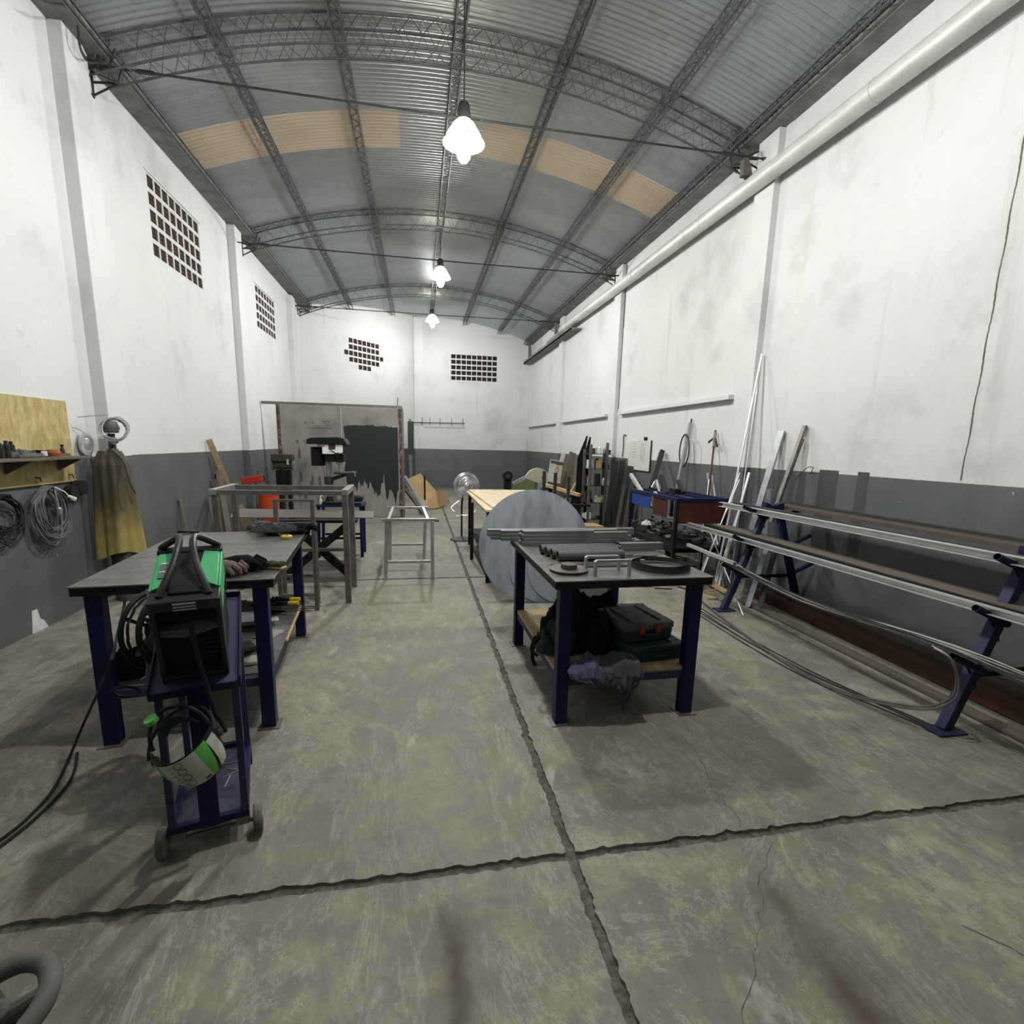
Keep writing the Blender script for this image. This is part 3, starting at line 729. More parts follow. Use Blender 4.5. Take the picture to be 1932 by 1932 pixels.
# ---- lower shelf of the left workbench
SZ = .3145
def onshelf(x, y, z=SZ): return LT @ V((x, y, z))
LW = lambda x0, y0, x1, y1, z0, z1, a=0.: (lambda mm: mm)(_bx(x0, y0, x1, y1, z0, z1, a))
def _bx(x0, y0, x1, y1, z0, z1, a):
    m = MB(); c = LT @ V(((x0+x1)/2, (y0+y1)/2, 0)); m.T = rot2(c, a+math.radians(5.2)); m.box((-(x1-x0)/2, -(y1-y0)/2, z0), ((x1-x0)/2, (y1-y0)/2, z1)); return m
tag(obj('steel_plate', LW(.42, .88, .72, 1.12, SZ+.02, SZ+.05, .1), GALV), 'pale grey plate standing behind the offcuts on the shelf of the left workbench', 'plate')
tag(obj('wood_offcut', LW(.40, .62, .60, .70, SZ, SZ+.10, .05), GPLANK, bevel=.002), 'brown wooden block in the middle of the left workbench shelf', 'wood offcut', 'offcuts on the left bench shelf')
tag(obj('wood_offcut', LW(.66, .46, .80, .60, SZ, SZ+.012, -.3), LWOOD), 'thin pale board on the left workbench shelf, just behind the grinding disc', 'wood offcut', 'offcuts on the left bench shelf')
tag(obj('wood_offcut', LW(.54, .30, .66, .56, SZ+.012, SZ+.035, -1.1), GPLANK), 'short grey batten on the left workbench shelf, left of the pale board', 'wood offcut', 'offcuts on the left bench shelf')
tag(obj('wood_offcut', LW(.70, .92, .79, 1.02, SZ, SZ+.03, .2), WHITEP), 'small white block near the front right leg at the back of the left workbench shelf', 'wood offcut', 'offcuts on the left bench shelf')
tag(obj('metal_sheet_offcut', LW(.70, .64, .84, .82, SZ, SZ+.004, -.4), GALV), 'small grey sheet offcut flat on the left workbench shelf', 'sheet metal')
for i, (x, y, r, c1, lb) in enumerate(((.60, .24, .115, RAW, 'grinding disc with a plain grey face on the left workbench shelf'), (.745, .30, .09, mat('disc_label', (.5, .47, .36), .6), 'cutting disc with a cream paper label on the left workbench shelf'))):
    q = onshelf(x, y); t = thing('cutting_disc', q, lb, 'disc'); zz = SZ+.002+.001*i
    obj('disc', MB().lathe([(.011, 0), (r, 0), (r, .003), (.011, .003)], (q.x, q.y, zz), n=40), RAW, t)
    obj('label', MB().lathe([(.013, .0031), (r*.62, .0031), (r*.62, .0036), (.013, .0036)], (q.x, q.y, zz), n=32), c1, t)
q = onshelf(.50, 1.30); tag(obj('wire_brush_heap', lump(q, .14, .09, .07, 4.0), GLOVE), 'heap of grimy rags at the back of the left workbench shelf', 'rags')
q = onshelf(.70, 1.30); tag(obj('tool_bag', lump(q, .16, .10, .08, 8.0), CLOTHB), 'black tool roll at the back of the left workbench shelf', 'tool bag')
for i, (px0, px1, y) in enumerate(((555, 590, 0), (560, 595, 1))):
    a = onshelf(.66, 1.22+.10*i, SZ+.075); b = onshelf(.90, 1.16+.10*i, SZ+.085)
    t = thing('screwdriver', a, ['yellow and black handled screwdriver at the front of the tool roll', 'yellow and black handled screwdriver at the rear of the tool roll'][i], 'screwdriver', 'yellow screwdrivers')
    obj('blade', MB().tube([a+V((-.08, .02, -.01)), a.lerp(b, .35)], .004, 6), GALV, t)
    obj('handle', MB().tube([a.lerp(b, .35), a.lerp(b, .42), a.lerp(b, .9), b], .014, 10, rs=[.010, .015, .014, .010]), BLACKP, t)
    obj('end_cap', MB().tube([a.lerp(b, .72), a.lerp(b, .75), b+(b-a)*.03], .016, 10), YELL, t)
for i in range(3):
    a = onshelf(.55, 1.14+.02*i, SZ+.07); b = onshelf(1.02+.03*i, 1.0+.03*i, SZ+.066+.006*i)
    tag(obj('steel_rod', MB().tube([a, b], .0045, 6), RAW), 'thin steel rod sticking out over the end of the left bench shelf', 'rod', 'rods on the left bench shelf')
m = MB(); a = onshelf(.905, .55, SZ+.012); b = onshelf(.905, 1.3, SZ+.012); m.beam(a, b, .014, .012); tag(obj('wooden_slat', m, LWOOD), 'thin pale slat along the right edge of the left bench shelf', 'slat')
q = onshelf(.10, .28); tag(obj('tool_bag', lump((q.x+.05, q.y, .3155), .17, .13, .13, 2.2), CLOTHB), 'dark crumpled bag at the left end of the left bench shelf', 'bag')
a = onshelf(.22, .12, SZ+.01); tag(obj('steel_rod', MB().tube([a, a+V((.17, .06, .10))], .006, 6), GALV), 'short bright rod leaning on the dark bag of the left bench shelf', 'rod')

# cable wheel hanging at the left of the welding trolley
c = V((-1.215, 2.50, .77)); t = thing('cable_reel', c-V((0,0,.24)), 'black spoked reel with welding cables coiled over it, left of the green machine', 'cable reel')
ax = V((.93, -.33, .10)).normalized(); q0 = V((0,0,1)).rotation_difference(ax)
def ring(c, r, q0, off=0, sx=1., n=40): return [c+q0 @ V((r*sx*math.cos(2*PI*k/n), r*math.sin(2*PI*k/n), off)) for k in range(n)]
m = MB(); m.tube(ring(c, .175, q0, .0), .012, 8, closed=True); m.tube(ring(c, .175, q0, .09), .012, 8, closed=True); obj('rim', m, BLACKP, t)
m = MB()
for k in range(5):
    a = 2*PI*k/5
    for off in (0, .09): m.beam(c+q0 @ V((.03*math.cos(a), .03*math.sin(a), off)), c+q0 @ V((.17*math.cos(a), .17*math.sin(a), off)), .03, .012)
m.tube([c, c+ax*.09], .06, 16); obj('spokes', m, BLACKP, t)
m = MB(); rr = random.Random(4)
for k in range(9):
    r = .10+.0075*k; m.tube([p+V((rr.uniform(-.006, .006), rr.uniform(-.006, .006), rr.uniform(-.006, .006))) for p in ring(c, r, q0, .015+.008*(k % 8))], .0065, 6, closed=True)
obj('wound_cable', m, CABLEB, t)
m = MB(); rr = random.Random(9)
for k in range(8):
    x = .04+.013*k; m.tube([c+V((x-.03, -.05, .20+rr.uniform(-.01, .02))), c+V((x+.005, -.11, .10)), c+V((x-.01+rr.uniform(-.01, .01), -.13, -.05)), c+V((x-.04, -.12, -.16+rr.uniform(-.05, .03))), c+V((x-.06, -.08, -.26))], .008, 7)
obj('hanging_cable', m, CABLE, t)
m = MB(); b = c+V((-.10, -.10, -.26)); m.tube([b+V((.055*math.cos(a*PI/8), -.02*math.sin(a*PI/8), .035*math.sin(a*PI/8))) for a in range(16)], .006, 6, closed=True); obj('cable_eye', m, CABLEB, t)

# ---- trolley, welding machine, helmet
C0 = V((-.845, 1.985, 0)); CA = math.radians(16); CT = rot2(C0, CA)
t = thing('welding_trolley', C0, 'dark blue two-wheeled welding trolley standing in front of the left workbench', 'trolley')
def mk(): m = MB(); m.T = CT; return m
hw = .14
m = mk(); rframe(m, -hw, hw, 0, .58, .135, .028, .03); obj('lower_frame', m, NAVY, t, bevel=.002)
m = mk(); m.box((-hw+.02, .02, .112), (hw-.02, .56, .116)); obj('lower_tray', m, mat('scratched_navy_tray', (.11, .11, .17), .33, .55, (.05, .05, .09), 7, .1), t)
m = mk()
for x in (-hw+.013, hw-.013):
    m = mk(); m.beam((x, .014, .13), (x, .014, .722), .026, .026); obj('upright', m, NAVYG, t, bevel=.002)
    m = mk(); m.beam((x, .52, .13), (x, .52, .89), .026, .026); obj('upright', m, NAVYG, t, bevel=.002)
m = mk(); m.box((-.035, .002, .10), (.035, .010, .735)); obj('centre_strap', m, NAVY, t)
tl = math.radians(20)
def TT(p):  # tray-local (x across, y along the slope, z off the tray) to trolley
    x, y, z = p; return (x, .0+y*math.cos(tl)-z*math.sin(tl), .725+y*math.sin(tl)+z*math.cos(tl))
def tbox(m, a, b):
    x0, y0, z0 = a; x1, y1, z1 = b
    m.add([TT(p) for p in ((x0,y0,z0),(x1,y0,z0),(x1,y1,z0),(x0,y1,z0),(x0,y0,z1),(x1,y0,z1),(x1,y1,z1),(x0,y1,z1))],
          [(0,3,2,1),(4,5,6,7),(0,1,5,4),(1,2,6,5),(2,3,7,6),(3,0,4,7)]); return m
m = mk(); tbox(m, (-hw-.012, -.02, 0), (hw+.008, .54, .004)); obj('upper_tray', m, NAVYG, t)
m = mk(); tbox(m, (-hw-.016, -.02, -.03), (-hw-.010, .54, .022)); tbox(m, (hw+.004, -.02, -.03), (hw+.010, .54, .022)); tbox(m, (-hw-.014, -.026, -.03), (hw+.008, -.02, .004)); tbox(m, (-hw-.014, .54, -.03), (hw+.008, .546, .03)); obj('tray_lip', m, NAVY, t)
for s in (-1, 1):
    x = s*(hw+.03); m = mk(); m.lathe([(.022, -.017), (.056, -.017), (.062, -.009), (.062, .009), (.056, .017), (.022, .017)], (x, .03, .062), (1,0,0), 28); wh = obj('wheel', m, DUSTR, t)
    m = mk(); m.lathe([(0, -.02), (.024, -.02), (.024, .02), (0, .02)], (x, .03, .062), (1,0,0), 16); obj('hub', m, GALV, wh)
m = mk(); m.tube([(-hw-.03, .03, .062), (hw+.03, .03, .062)], .008, 8); m.box((-hw, .012, .062), (-hw+.05, .048, .105)); m.box((hw-.05, .012, .062), (hw, .048, .105)); obj('axle', m, RAW, t)
for x in (-hw+.013, hw-.013):
    m = mk(); m.beam((x, .56, 0), (x, .56, .11), .026, .026); obj('rear_foot', m, NAVY, t)
for i, (a, b) in enumerate((((.03, .30), (.11, .33)), ((.05, .36), (.12, .31)), ((.02, .41), (.10, .40)), ((.04, .22), (.06, .30)))):
    tag(obj('welding_electrode', MB().tube([CT @ V((*a, .119)), CT @ V((*b, .121))], .0022, 5), GALV), 'loose thin electrode stub on the lower tray of the welding trolley', 'electrode', 'electrode stubs on the trolley tray')

w2, ml, mh = .110, .32, .395
t = thing('welding_machine', CT @ V(TT((0, .05, .004))), 'green and black welding machine with a double carrying handle on the blue trolley', 'welding machine')
y0 = .03
m = mk(); z0 = .0055
tbox(m, (-w2+.006, y0+.03, z0), (w2-.006, y0+ml, mh-.05)); obj('casing', m, BLACKP, t, bevel=.006)
m = mk()   # front frame round the recessed panel
for (a, b) in (((-w2, y0-.01, z0), (-w2+.018, y0+.035, mh-.02)), ((w2-.018, y0-.01, z0), (w2, y0+.035, mh-.02)), ((-w2, y0-.01, z0), (w2, y0+.035, .03)), ((-w2, y0-.02, mh-.055), (w2, y0+.05, mh-.012))): tbox(m, a, b)
obj('front_bezel', m, DGREY, t, bevel=.004)
m = mk(); tbox(m, (-w2+.02, y0+.0, .235), (w2-.02, y0+.03, .243)); m2 = [(-w2+.02, y0-.005, .225), (-.02, y0-.012, .215), (.05, y0-.012, .232), (w2-.02, y0-.005, .245)]
m.prism([TT(p) for p in m2]+[TT((w2-.02, y0+.03, .258)), TT((-w2+.02, y0+.03, .236))], V(TT((0,0,.006)))-V(TT((0,0,0)))); obj('panel_ledge', m, mat('mid_grey_ledge', (.10, .10, .10), .4), t)
m = mk()
for k in range(4): tbox(m, (.03, y0+.024, .10+.022*k), (.10, y0+.0295, .108+.022*k))
obj('control_slots', m, DGREY, t)
m = mk()
for k in range(3): tbox(m, (-.035, y0-.0235, mh-.049+.012*k), (.035, y0-.0195, mh-.043+.012*k))
obj('vent_slots', m, GALV, t)
for s in (-1, 1):   # green cover panels
    m = mk(); pts = [(s*(w2+.001), y0+.05, mh-.05), (s*(w2+.001), y0+ml-.02, mh-.05), (s*(w2-.008), y0+ml-.02, mh-.005), (s*.048, y0+ml-.02, mh+.002), (s*.044, y0+.20, mh+.002), (s*.05, y0+.12, mh+.001), (s*.075, y0+.07, mh), (s*(w2-.008), y0+.05, mh-.005)]
    top = [(s*(w2-.008), y0+.050, mh-.003), (s*(w2-.008), y0+ml-.02, mh-.003), (s*.048, y0+ml-.02, mh+.002), (s*.040, y0+.20, mh+.002), (s*.048, y0+.12, mh+.001), (s*.075, y0+.065, mh)]
    m.prism([TT(p) for p in top], V(TT((0,0,-.05)))-V(TT((0,0,0))))
    tbox(m, (s*(w2-.008) if s > 0 else -w2-.0005, y0+.05, mh-.12), ((w2+.0005) if s > 0 else -w2+.008, y0+ml-.02, mh-.006)); obj('green_cover', m, GREENP, t, bevel=.003)
m = mk(); tbox(m, (-.052, y0+.02, mh-.06), (.052, y0+ml, mh-.001)); tbox(m, (-w2, y0+ml-.03, mh-.2), (w2, y0+ml+.012, mh+.004)); obj('black_spine', m, BLACKP, t, bevel=.006)
m = mk()
for s in (-1, 1):
    P = [(s*.075, y0+.015, mh-.012), (s*.062, y0+.05, mh+.012), (s*.038, y0+.12, mh+.045), (s*.024, y0+.20, mh+.075), (s*.024, y0+.27, mh+.080), (s*.045, y0+.31, mh+.05), (s*.085, y0+.325, mh+.015), (s*(w2-.012), y0+.33, mh+.0)]
    # smooth the bar
    Q = []
    for i in range(len(P)-1):
        for k in range(4):
            a, b, c_, d = V(P[max(i-1, 0)]), V(P[i]), V(P[i+1]), V(P[min(i+2, len(P)-1)]); tt = k/4
            Q.append(.5*((2*b)+(c_-a)*tt+(2*a-5*b+4*c_-d)*tt*tt+(3*b-a-3*c_+d)*tt**3))
    Q.append(V(P[-1])); m.tube([TT(p) for p in Q], .0125, 10)
obj('carrying_handle', m, DGREY, t)
m = mk()
for k, (ya, yb) in enumerate(((.115, .150), (.165, .200))): tbox(m, (-w2+.022, y0+ya, mh-.0005), (-.046, y0+yb, mh+.0035))
obj('rating_label', m, STICK, t)
m = mk(); rr = random.Random(8)
for ya, n_ in ((.150, 7), (.205, 5)):
    x = -w2+.024
    for k in range(n_):
        w_ = rr.uniform(.004, .008)
        if x+w_ > -.05: break
        tbox(m, (x, y0+ya+.003, mh+.0036), (x+w_, y0+ya+.011, mh+.0042)); x += w_+.0025
obj('label_print', m, WHITE, t)
# gas hose from the front panel
m = mk(); P = [TT((.0, y0+.03, .30)), TT((.012, y0-.03, .27)), TT((.02, y0-.05, .15)), (.06, -.07, .62), (.075, -.06, .58), (.085, -.05, .53)]
m.tube(P, .0085, 8); tag(obj('torch_hose', m, CABLEB), 'black ribbed hose hanging down from the front panel of the welding machine', 'hose')

# welding helmet hanging off the front of the trolley
H = CT @ V((-.03, -.13, .52)); t = thing('welding_helmet', H-V((0,0,.09)), 'white and green auto-darkening welding helmet hanging by its headband from the trolley', 'helmet')
HR = Matrix.Translation(H) @ Matrix.Rotation(CA-.15, 4, 'Z') @ Matrix.Rotation(math.radians(-22), 4, 'Y') @ Matrix.Rotation(math.radians(14), 4, 'X')
def shell(u0, u1, v0, v1, dr=0):
    def f(u, v):
        a = (u0+(u1-u0)*u); zz = v0+(v1-v0)*v; r = (.108-.012*(zz/.1)**2 if zz > 0 else .108-.03*(zz/.11)**2)+dr
        return (math.sin(a)*r*.98, -math.cos(a)*r*1.05+.02, zz)
    return f
m = MB(); m.T = HR; m.sheet(shell(-1.55, 1.55, -.105, .055), 40, 18, .003); obj('shell', m, BLACKP, t)
m = MB(); m.T = HR; m.sheet(shell(-.62, .58, -.103, .05, .0016), 24, 14, .0012); obj('front_panel', m, WHITEP, t)
m = MB(); m.T = HR; m.sheet(lambda u, v: shell(.58, 1.0, -.103, .05, .0018)(u*(.6+.4*v), v), 12, 12, .0012); m.sheet(lambda u, v: shell(-.95, -.62, -.103, .05, .0018)(u, v), 12, 12, .0012); obj('green_stripe', m, GREENK, t)
m = MB(); m.T = HR; m.sheet(shell(1.0, 1.42, -.10, .04, .0018), 12, 12, .0012); obj('side_panel', m, WHITEP, t)
m = MB(); m.T = HR; m.sheet(shell(-1.4, -1.0, -.09, .02, .0018), 12, 12, .0012); obj('side_panel', m, WHITEP, t)
m = MB(); m.T = HR
for i in range(4):   # printed row of rounded outlines down the face
    a = -.02; zz = .036-.031*i; P = []
    for k in range(16):
        th = 2*PI*k/16; P.append(shell(a+.13*math.cos(th), a+.13*math.cos(th), 0, 0, .0034)(0, 0)[:2]+(zz+.013*math.sin(th),))
    m.tube(P, .0011, 4, closed=True)
for i in range(6):
    zz = .035-.02*i; p0 = shell(-.36, 0, zz, zz, .0034)(0, 0); m.tube([p0, (p0[0]+.014, p0[1]-.002, p0[2]-.003)], .0009, 4)
obj('face_print', m, INK, t)
m = MB(); m.T = HR; m.sheet(shell(.30, .52, -.094, -.082, .0034), 6, 3, .001); obj('badge', m, INK, t)
m = MB(); m.T = HR; m.tube([(.115*math.cos(a), .02+.12*math.sin(a), .05+.045*math.sin(a)) for a in [PI*k/20 for k in range(-1, 22)]], .006, 7)
m.tube([(.10*math.cos(a), .03+.05*math.sin(a*1.0), .05+.11*math.sin(a)) for a in [PI*k/20 for k in range(21)]], .007, 7); obj('headband', m, CABLEB, t)
m = MB(); m.T = HR; m.sheet(lambda u, v: (.07*math.cos(.6+1.9*u), .05+.02*v, .045+.09*math.sin(.6+1.9*u)-.05*v), 14, 4, .004); obj('sweat_pad', m, mat('dark_teal_pad', (.01, .035, .03), .8), t)
for s in (-1, 1):
    m = MB(); m.T = HR; m.lathe([(0, 0), (.018, 0), (.018, .014), (.012, .018), (0, .018)], (s*.106, .02, .01), (s, 0, 0), 16); obj('pivot_knob', m, DGREY, t)
m = MB(); m.T = HR; m.lathe([(0, 0), (.022, 0), (.022, .018), (0, .018)], (-.035, .03, .165), (0, 0, 1), 18); obj('ratchet_knob', m, GREENK, t)

# power lead from the bench down to the bottom left of the picture
P = [at(236, 1130, Y=2.74), at(232, 1155, Y=2.70), at(222, 1195, Y=2.55), at(205, 1260, Y=2.3), at(160, 1360, Z=.15), at(130, 1430, Z=.012), at(100, 1490, Z=.008), at(50, 1545, Z=.008), at(0, 1585, Z=.008), at(-50, 1620, Z=.008)]
def smooth(P, k=6):
    Q = []; P = [V(p) for p in P]
    for i in range(len(P)-1):
        for q in range(k):
            a, b, c_, d = P[max(i-1, 0)], P[i], P[i+1], P[min(i+2, len(P)-1)]; tt = q/k
            Q.append(.5*((2*b)+(c_-a)*tt+(2*a-5*b+4*c_-d)*tt*tt+(3*b-a-3*c_+d)*tt**3))
    Q.append(P[-1]); return Q
tag(obj('power_lead', MB().tube(smooth(P), .0065, 7), CABLEB), 'black cable running from the left workbench down to the floor at the left edge', 'cable', 'floor cables at the left')
P = [at(146, 1420, Z=.008), at(140, 1455, Z=.008), at(118, 1492, Z=.008), at(62, 1548, Z=.008), at(0, 1597, Z=.008), at(-50, 1635, Z=.008)]
tag(obj('power_lead', MB().tube(smooth(P), .0065, 7), CABLEB), 'second black cable on the floor at the left edge, beside the longer one', 'cable', 'floor cables at the left')

# hand wheel at the very bottom left
c = at(-10, 1912, Z=.52); t = thing('spoked_handwheel', V((c.x, c.y, 0)), 'dusty grey spoked flywheel cut by the bottom left corner', 'handwheel')
WG = mat('dusty_grey_cast', (.10, .10, .095), .7, 0, (.055, .055, .05), 8, .2); T = Matrix.Translation(c) @ Matrix.Rotation(math.radians(14), 4, 'X') @ Matrix.Rotation(math.radians(-8), 4, 'Y')
m = MB(); m.T = T; m.tube([(.088*math.cos(a*PI/24), .088*math.sin(a*PI/24), 0) for a in range(48)], .020, 12, closed=True); obj('rim', m, WG, t)
m = MB(); m.T = T
for a in (.25, 2.34, 4.43): m.tube([(.02*math.cos(a), .02*math.sin(a), -.02), (.055*math.cos(a), .055*math.sin(a), -.008), (.086*math.cos(a), .086*math.sin(a), 0)], .018, 10, rs=[.018, .0155, .014])
m.lathe([(0, -.03), (.024, -.03), (.024, .0), (.015, .008), (0, .008)], (0, 0, 0), n=20); obj('spokes', m, WG, t)
m = MB(); m.tube([(c.x, c.y, .012), (c.x, c.y, c.z-.04)], .028, 14); m.lathe([(0, 0), (.15, 0), (.15, .012), (0, .012)], (c.x, c.y, 0), n=24); obj('pedestal', m, BLACKM, t)
# ---------------------------------------------------------------- left wall
t = thing('tool_board', (XL, 4.6, 1.24), 'strand board panel with a long shelf on the left wall, over the coiled cables', 'tool board')
obj('back_board', MB().box((XL+.001, 3.3, 1.235), (XL+.019, 5.45, 1.95)), OSB, t)
obj('shelf', MB().box((XL+.02, 3.3, 1.44), (XL+.25, 5.31, 1.462)), GPLANK, t, bevel=.002)
for y in (3.9, 4.62, 5.22):
    m = MB(); m.prism([(XL+.02, y, 1.44), (XL+.22, y, 1.44), (XL+.02, y, 1.33)], (0, .02, 0)); obj('gusset', m, GPLANK, t)
for y in (4.94, 5.36):
    obj('hook', MB().tube([(XL+.019, y, 1.285), (XL+.05, y, 1.285), (XL+.055, y, 1.25)], .006, 6), DLATT, t)
obj('bottom_edge', MB().box((XL+.001, 3.3, 1.222), (XL+.028, 5.45, 1.235)), LWOOD, t)
SHZ = 1.4625
def sx(px, dx=.12): q = at(px, 862, X=XL+dx); return V((XL+dx, q.y, SHZ))
for px, h, lb in ((3, .11, 'short dark tin at the left end of the wall shelf, cut by the photo edge'), (15, .13, 'tall dark bottle on the wall shelf, left one of the pair'), (24, .125, 'tall dark bottle on the wall shelf, right one of the pair')):
    q = sx(px); tag(obj('bottle', MB().lathe([(0, 0), (.022, 0), (.022, h*.75), (.012, h*.85), (.012, h), (0, h)], q, n=16), DGREY), lb, 'bottle', 'bottles on the wall shelf')
q = sx(42); tag(obj('rag_pile', lump(q, .09, .15, .055, 5.5, 44, 9, .5), GLOVE), 'dirty grey cloth heap on the wall shelf', 'rag')
q = sx(60, .10); tag(obj('ring_spanner_set', MB().tube([q+V((.0, .07*math.cos(a*PI/10), .03+.022*math.sin(a*PI/10))) for a in range(20)], .006, 6, closed=True), GALV), 'bright metal ring leaning among the things on the wall shelf', 'metal ring')
q = sx(74, .12); m = MB(); m.box((q.x-.04, q.y-.045, SHZ), (q.x+.04, q.y+.045, SHZ+.055)); t2 = thing('small_box', q, 'small box with a pale pinkish label on the wall shelf', 'box'); obj('carton', m, BLACKP, t2); obj('label', MB().box((q.x+.0402, q.y-.035, SHZ+.008), (q.x+.042, q.y+.035, SHZ+.05)), mat('pale_pink', (.6, .5, .5), .6), t2)
q = sx(101, .12); m = MB().lathe([(0, 0), (.05, 0), (.055, .03), (.035, .055), (0, .06)], q, n=18, sy=1.2); tag(obj('copper_cup', m, mat('copper_orange', (.28, .09, .03), .5, .3)), 'small orange-brown pot on the wall shelf', 'pot')
q = sx(112, .10); tag(obj('brown_offcut', MB().box((q.x-.03, q.y-.13, SHZ), (q.x+.03, q.y+.10, SHZ+.022)), GPLANK), 'flat brown offcut lying beside the orange-brown pot on the wall shelf', 'offcut')
q = sx(143, .09); q.y = 5.20; t2 = thing('small_bottle', q, 'small dark purple bottle on the right end of the wall shelf', 'bottle'); obj('body', MB().lathe([(0, 0), (.016, 0), (.018, .05), (.009, .075), (.009, .085), (0, .085)], q, n=14), mat('dark_purple', (.05, .01, .03), .35), t2); obj('cap', MB().lathe([(0, .085), (.012, .085), (.012, .098), (0, .098)], q, n=12), BLACKP, t2)
def coil(cy, ztop, w_, h_, nl, seed, mt_, lb, plug=True):
    rr = random.Random(seed); c = V((XL+.07, cy, ztop)); t = thing('cable_coil', (XL, cy, ztop-h_), lb, 'cable', 'cable coils on the left wall')
    m = MB()
    for k in range(nl):
        hh = h_*rr.uniform(.62, 1.0); ww = w_*rr.uniform(.5, 1.0)/2; ox = rr.uniform(.0, .06); oy = rr.uniform(-.02, .03)
        P = []
        for i in range(28):
            a = 2*PI*i/28; z = -hh/2+hh/2*math.cos(a); q = math.sin(a)*ww*(1 if z < -.25*hh else .35+.65*(-z/(.25*hh)))
            P.append(c+V((ox-.02+.012*math.sin(a*3+k), q+oy*(-z/hh)*2+.008*math.sin(5*a+k), z)))
        m.tube(P, .0062, 6, closed=True)
    obj('loops', m, mt_, t)
    obj('tie', MB().tube([c+V((-.03, -.01, -.02)), c+V((.05, -.02, -.03)), c+V((.06, .03, -.05)), c+V((-.02, .03, -.04)), c+V((-.03, -.01, -.02))], .009, 7), mt_, t)
    if plug:
        m = MB(); m.tube([c+V((.06, .02, -.01)), c+V((.07, .12, -.06)), c+V((.07, .16, -.10))], .0062, 6); a = c+V((.07, .16, -.10)); b = c+V((.075, .225, -.135)); m.tube([a, b], .02, 10, rs=[.012, .022]); obj('white_plug', m, WHITE, t)
        m = MB()
        for s in (-.01, .01): m.tube([b+V((0, 0, s)), b+V((0, .03, -.015+s))], .003, 5)
        obj('pins', m, GALV, t)
        m = MB(); m.tube([c+V((.07, .0, -.03)), c+V((.08, .0, -.18))], .007, 6); m.lathe([(0, 0), (.02, 0), (.024, .04), (.012, .055), (0, .055)], c+V((.08, 0, -.235)), n=12); obj('lamp_socket', m, GALV, t)
    return t
coil(4.95, 1.215, .46, .52, 13, 3, CABLE, 'big hanging coil of grey cable with a white plug, under the tool board')
coil(4.47, 1.19, .44, .42, 10, 8, CABLEB, 'black hanging cable coil cut by the left edge of the photo', False)
t = thing('angle_grinder_disc_roll', (XL, 5.4, 1.1), 'pair of dark rubber rings hanging at the right end of the tool board', 'rings')
for y, z, r in ((5.42, 1.16, .07), (5.30, 1.13, .065)):
    m = MB(); m.lathe([(.025, 0), (r, 0), (r, .06), (.025, .06)], (XL+.03, y, z), (1, 0, 0), 24); obj('ring', m, RUBBER, t)
# clear oval lid on a wire
c = at(162, 838, X=XL+.03); t = thing('clear_lid', c-V((0,0,.10)), 'clear oval plastic lid hanging on the white wall beside the leather apron', 'plastic lid')
m = MB(); m.lathe([(.115, 0), (.11, .012), (.08, .02), (.06, .014), (.05, .02), (0, .024)], c, (1, 0, 0), 32, sy=1.0); obj('dish', m, GLASSY, t)
obj('wire', MB().tube([c+V((.01, -.02, .11)), c+V((0, -.12, .15)), c+V((-.02, -.14, .155))], .0025, 5), DLATT, t)

# gas bottle dressed with the leather apron
AX, AY = -2.95, 5.66
t = thing('gas_cylinder', (AX, AY, 0), 'tall dark gas cylinder standing by the left pilaster under the leather apron', 'gas cylinder')
obj('body', MB().lathe([(0, 0), (.115, 0), (.118, .02), (.118, 1.30), (.10, 1.40), (.05, 1.47), (.045, 1.52), (0, 1.52)], (AX, AY, 0), n=28), mat('dirty_cylinder', (.045, .043, .038), .6, .1, (.10, .095, .08), 6, .2), t)
obj('valve', MB().lathe([(0, 1.52), (.03, 1.52), (.03, 1.60), (.018, 1.62), (.03, 1.64), (.03, 1.67), (0, 1.67)], (AX, AY, 0), n=16), DLATT, t)
obj('regulator', MB().lathe([(0, 0), (.035, 0), (.035, .03), (0, .03)], (AX+.03, AY-.03, 1.6), (.6, -.7, 0), 18), GALV, t)
t = thing('leather_apron', (AX, AY, .45), 'brown and yellow leather welding apron draped over the gas cylinder', 'apron')
def apr(u, v):
    a = -2.35+4.5*u+.25; z = 1.50-1.02*v; sh = min(1, v/.12)
    r = (.070+.042*sh+.045*v)*(1+.10*math.sin(a*5+2.2*v)*(.3+v)+.05*math.sin(a*11+1)); y = -math.cos(a)*r*.95; x = math.sin(a)*r*1.22
    ca = math.radians(25); X = x*math.cos(ca)-y*math.sin(ca); Y = x*math.sin(ca)+y*math.cos(ca)
    return (AX-.02+X, AY-.02+Y, z-.035*math.sin(u*PI*3)*v)
obj('skirt', MB().sheet(apr, 70, 34, .004), LEATHER, t)
def slv(u, v):
    a = 2*PI*u; z = 1.40-.62*v; r = .05+.018*math.sin(3*a+v*6); return (AX+.15+.12*v+r*math.cos(a), AY-.10-.03*v+r*math.sin(a)*.6, z)
obj('strap', MB().tube(smooth([(AX+.04, AY-.10, 1.52), (AX+.13, AY-.09, 1.40), (AX+.19, AY-.13, 1.20), (AX+.22, AY-.12, 1.10)]), .014, 7), LEATHER, t)
t = thing('wire_coil', (AX, AY, 1.6), 'coil of bright grey wire hooked over the top of the gas cylinder', 'wire coil')
m = MB(); rr = random.Random(1); q0 = V((0,0,1)).rotation_difference(V((.75, -.55, .42)).normalized())
for k in range(7):
    m.tube([p+V((rr.uniform(-.004, .004),)*3) for p in ring(V((AX+.02+.006*k, AY-.02, 1.71+rr.uniform(-.008, .008))), .135+rr.uniform(-.012, .012), q0, rr.uniform(-.02, .02), .75)], .0055, 6, closed=True)
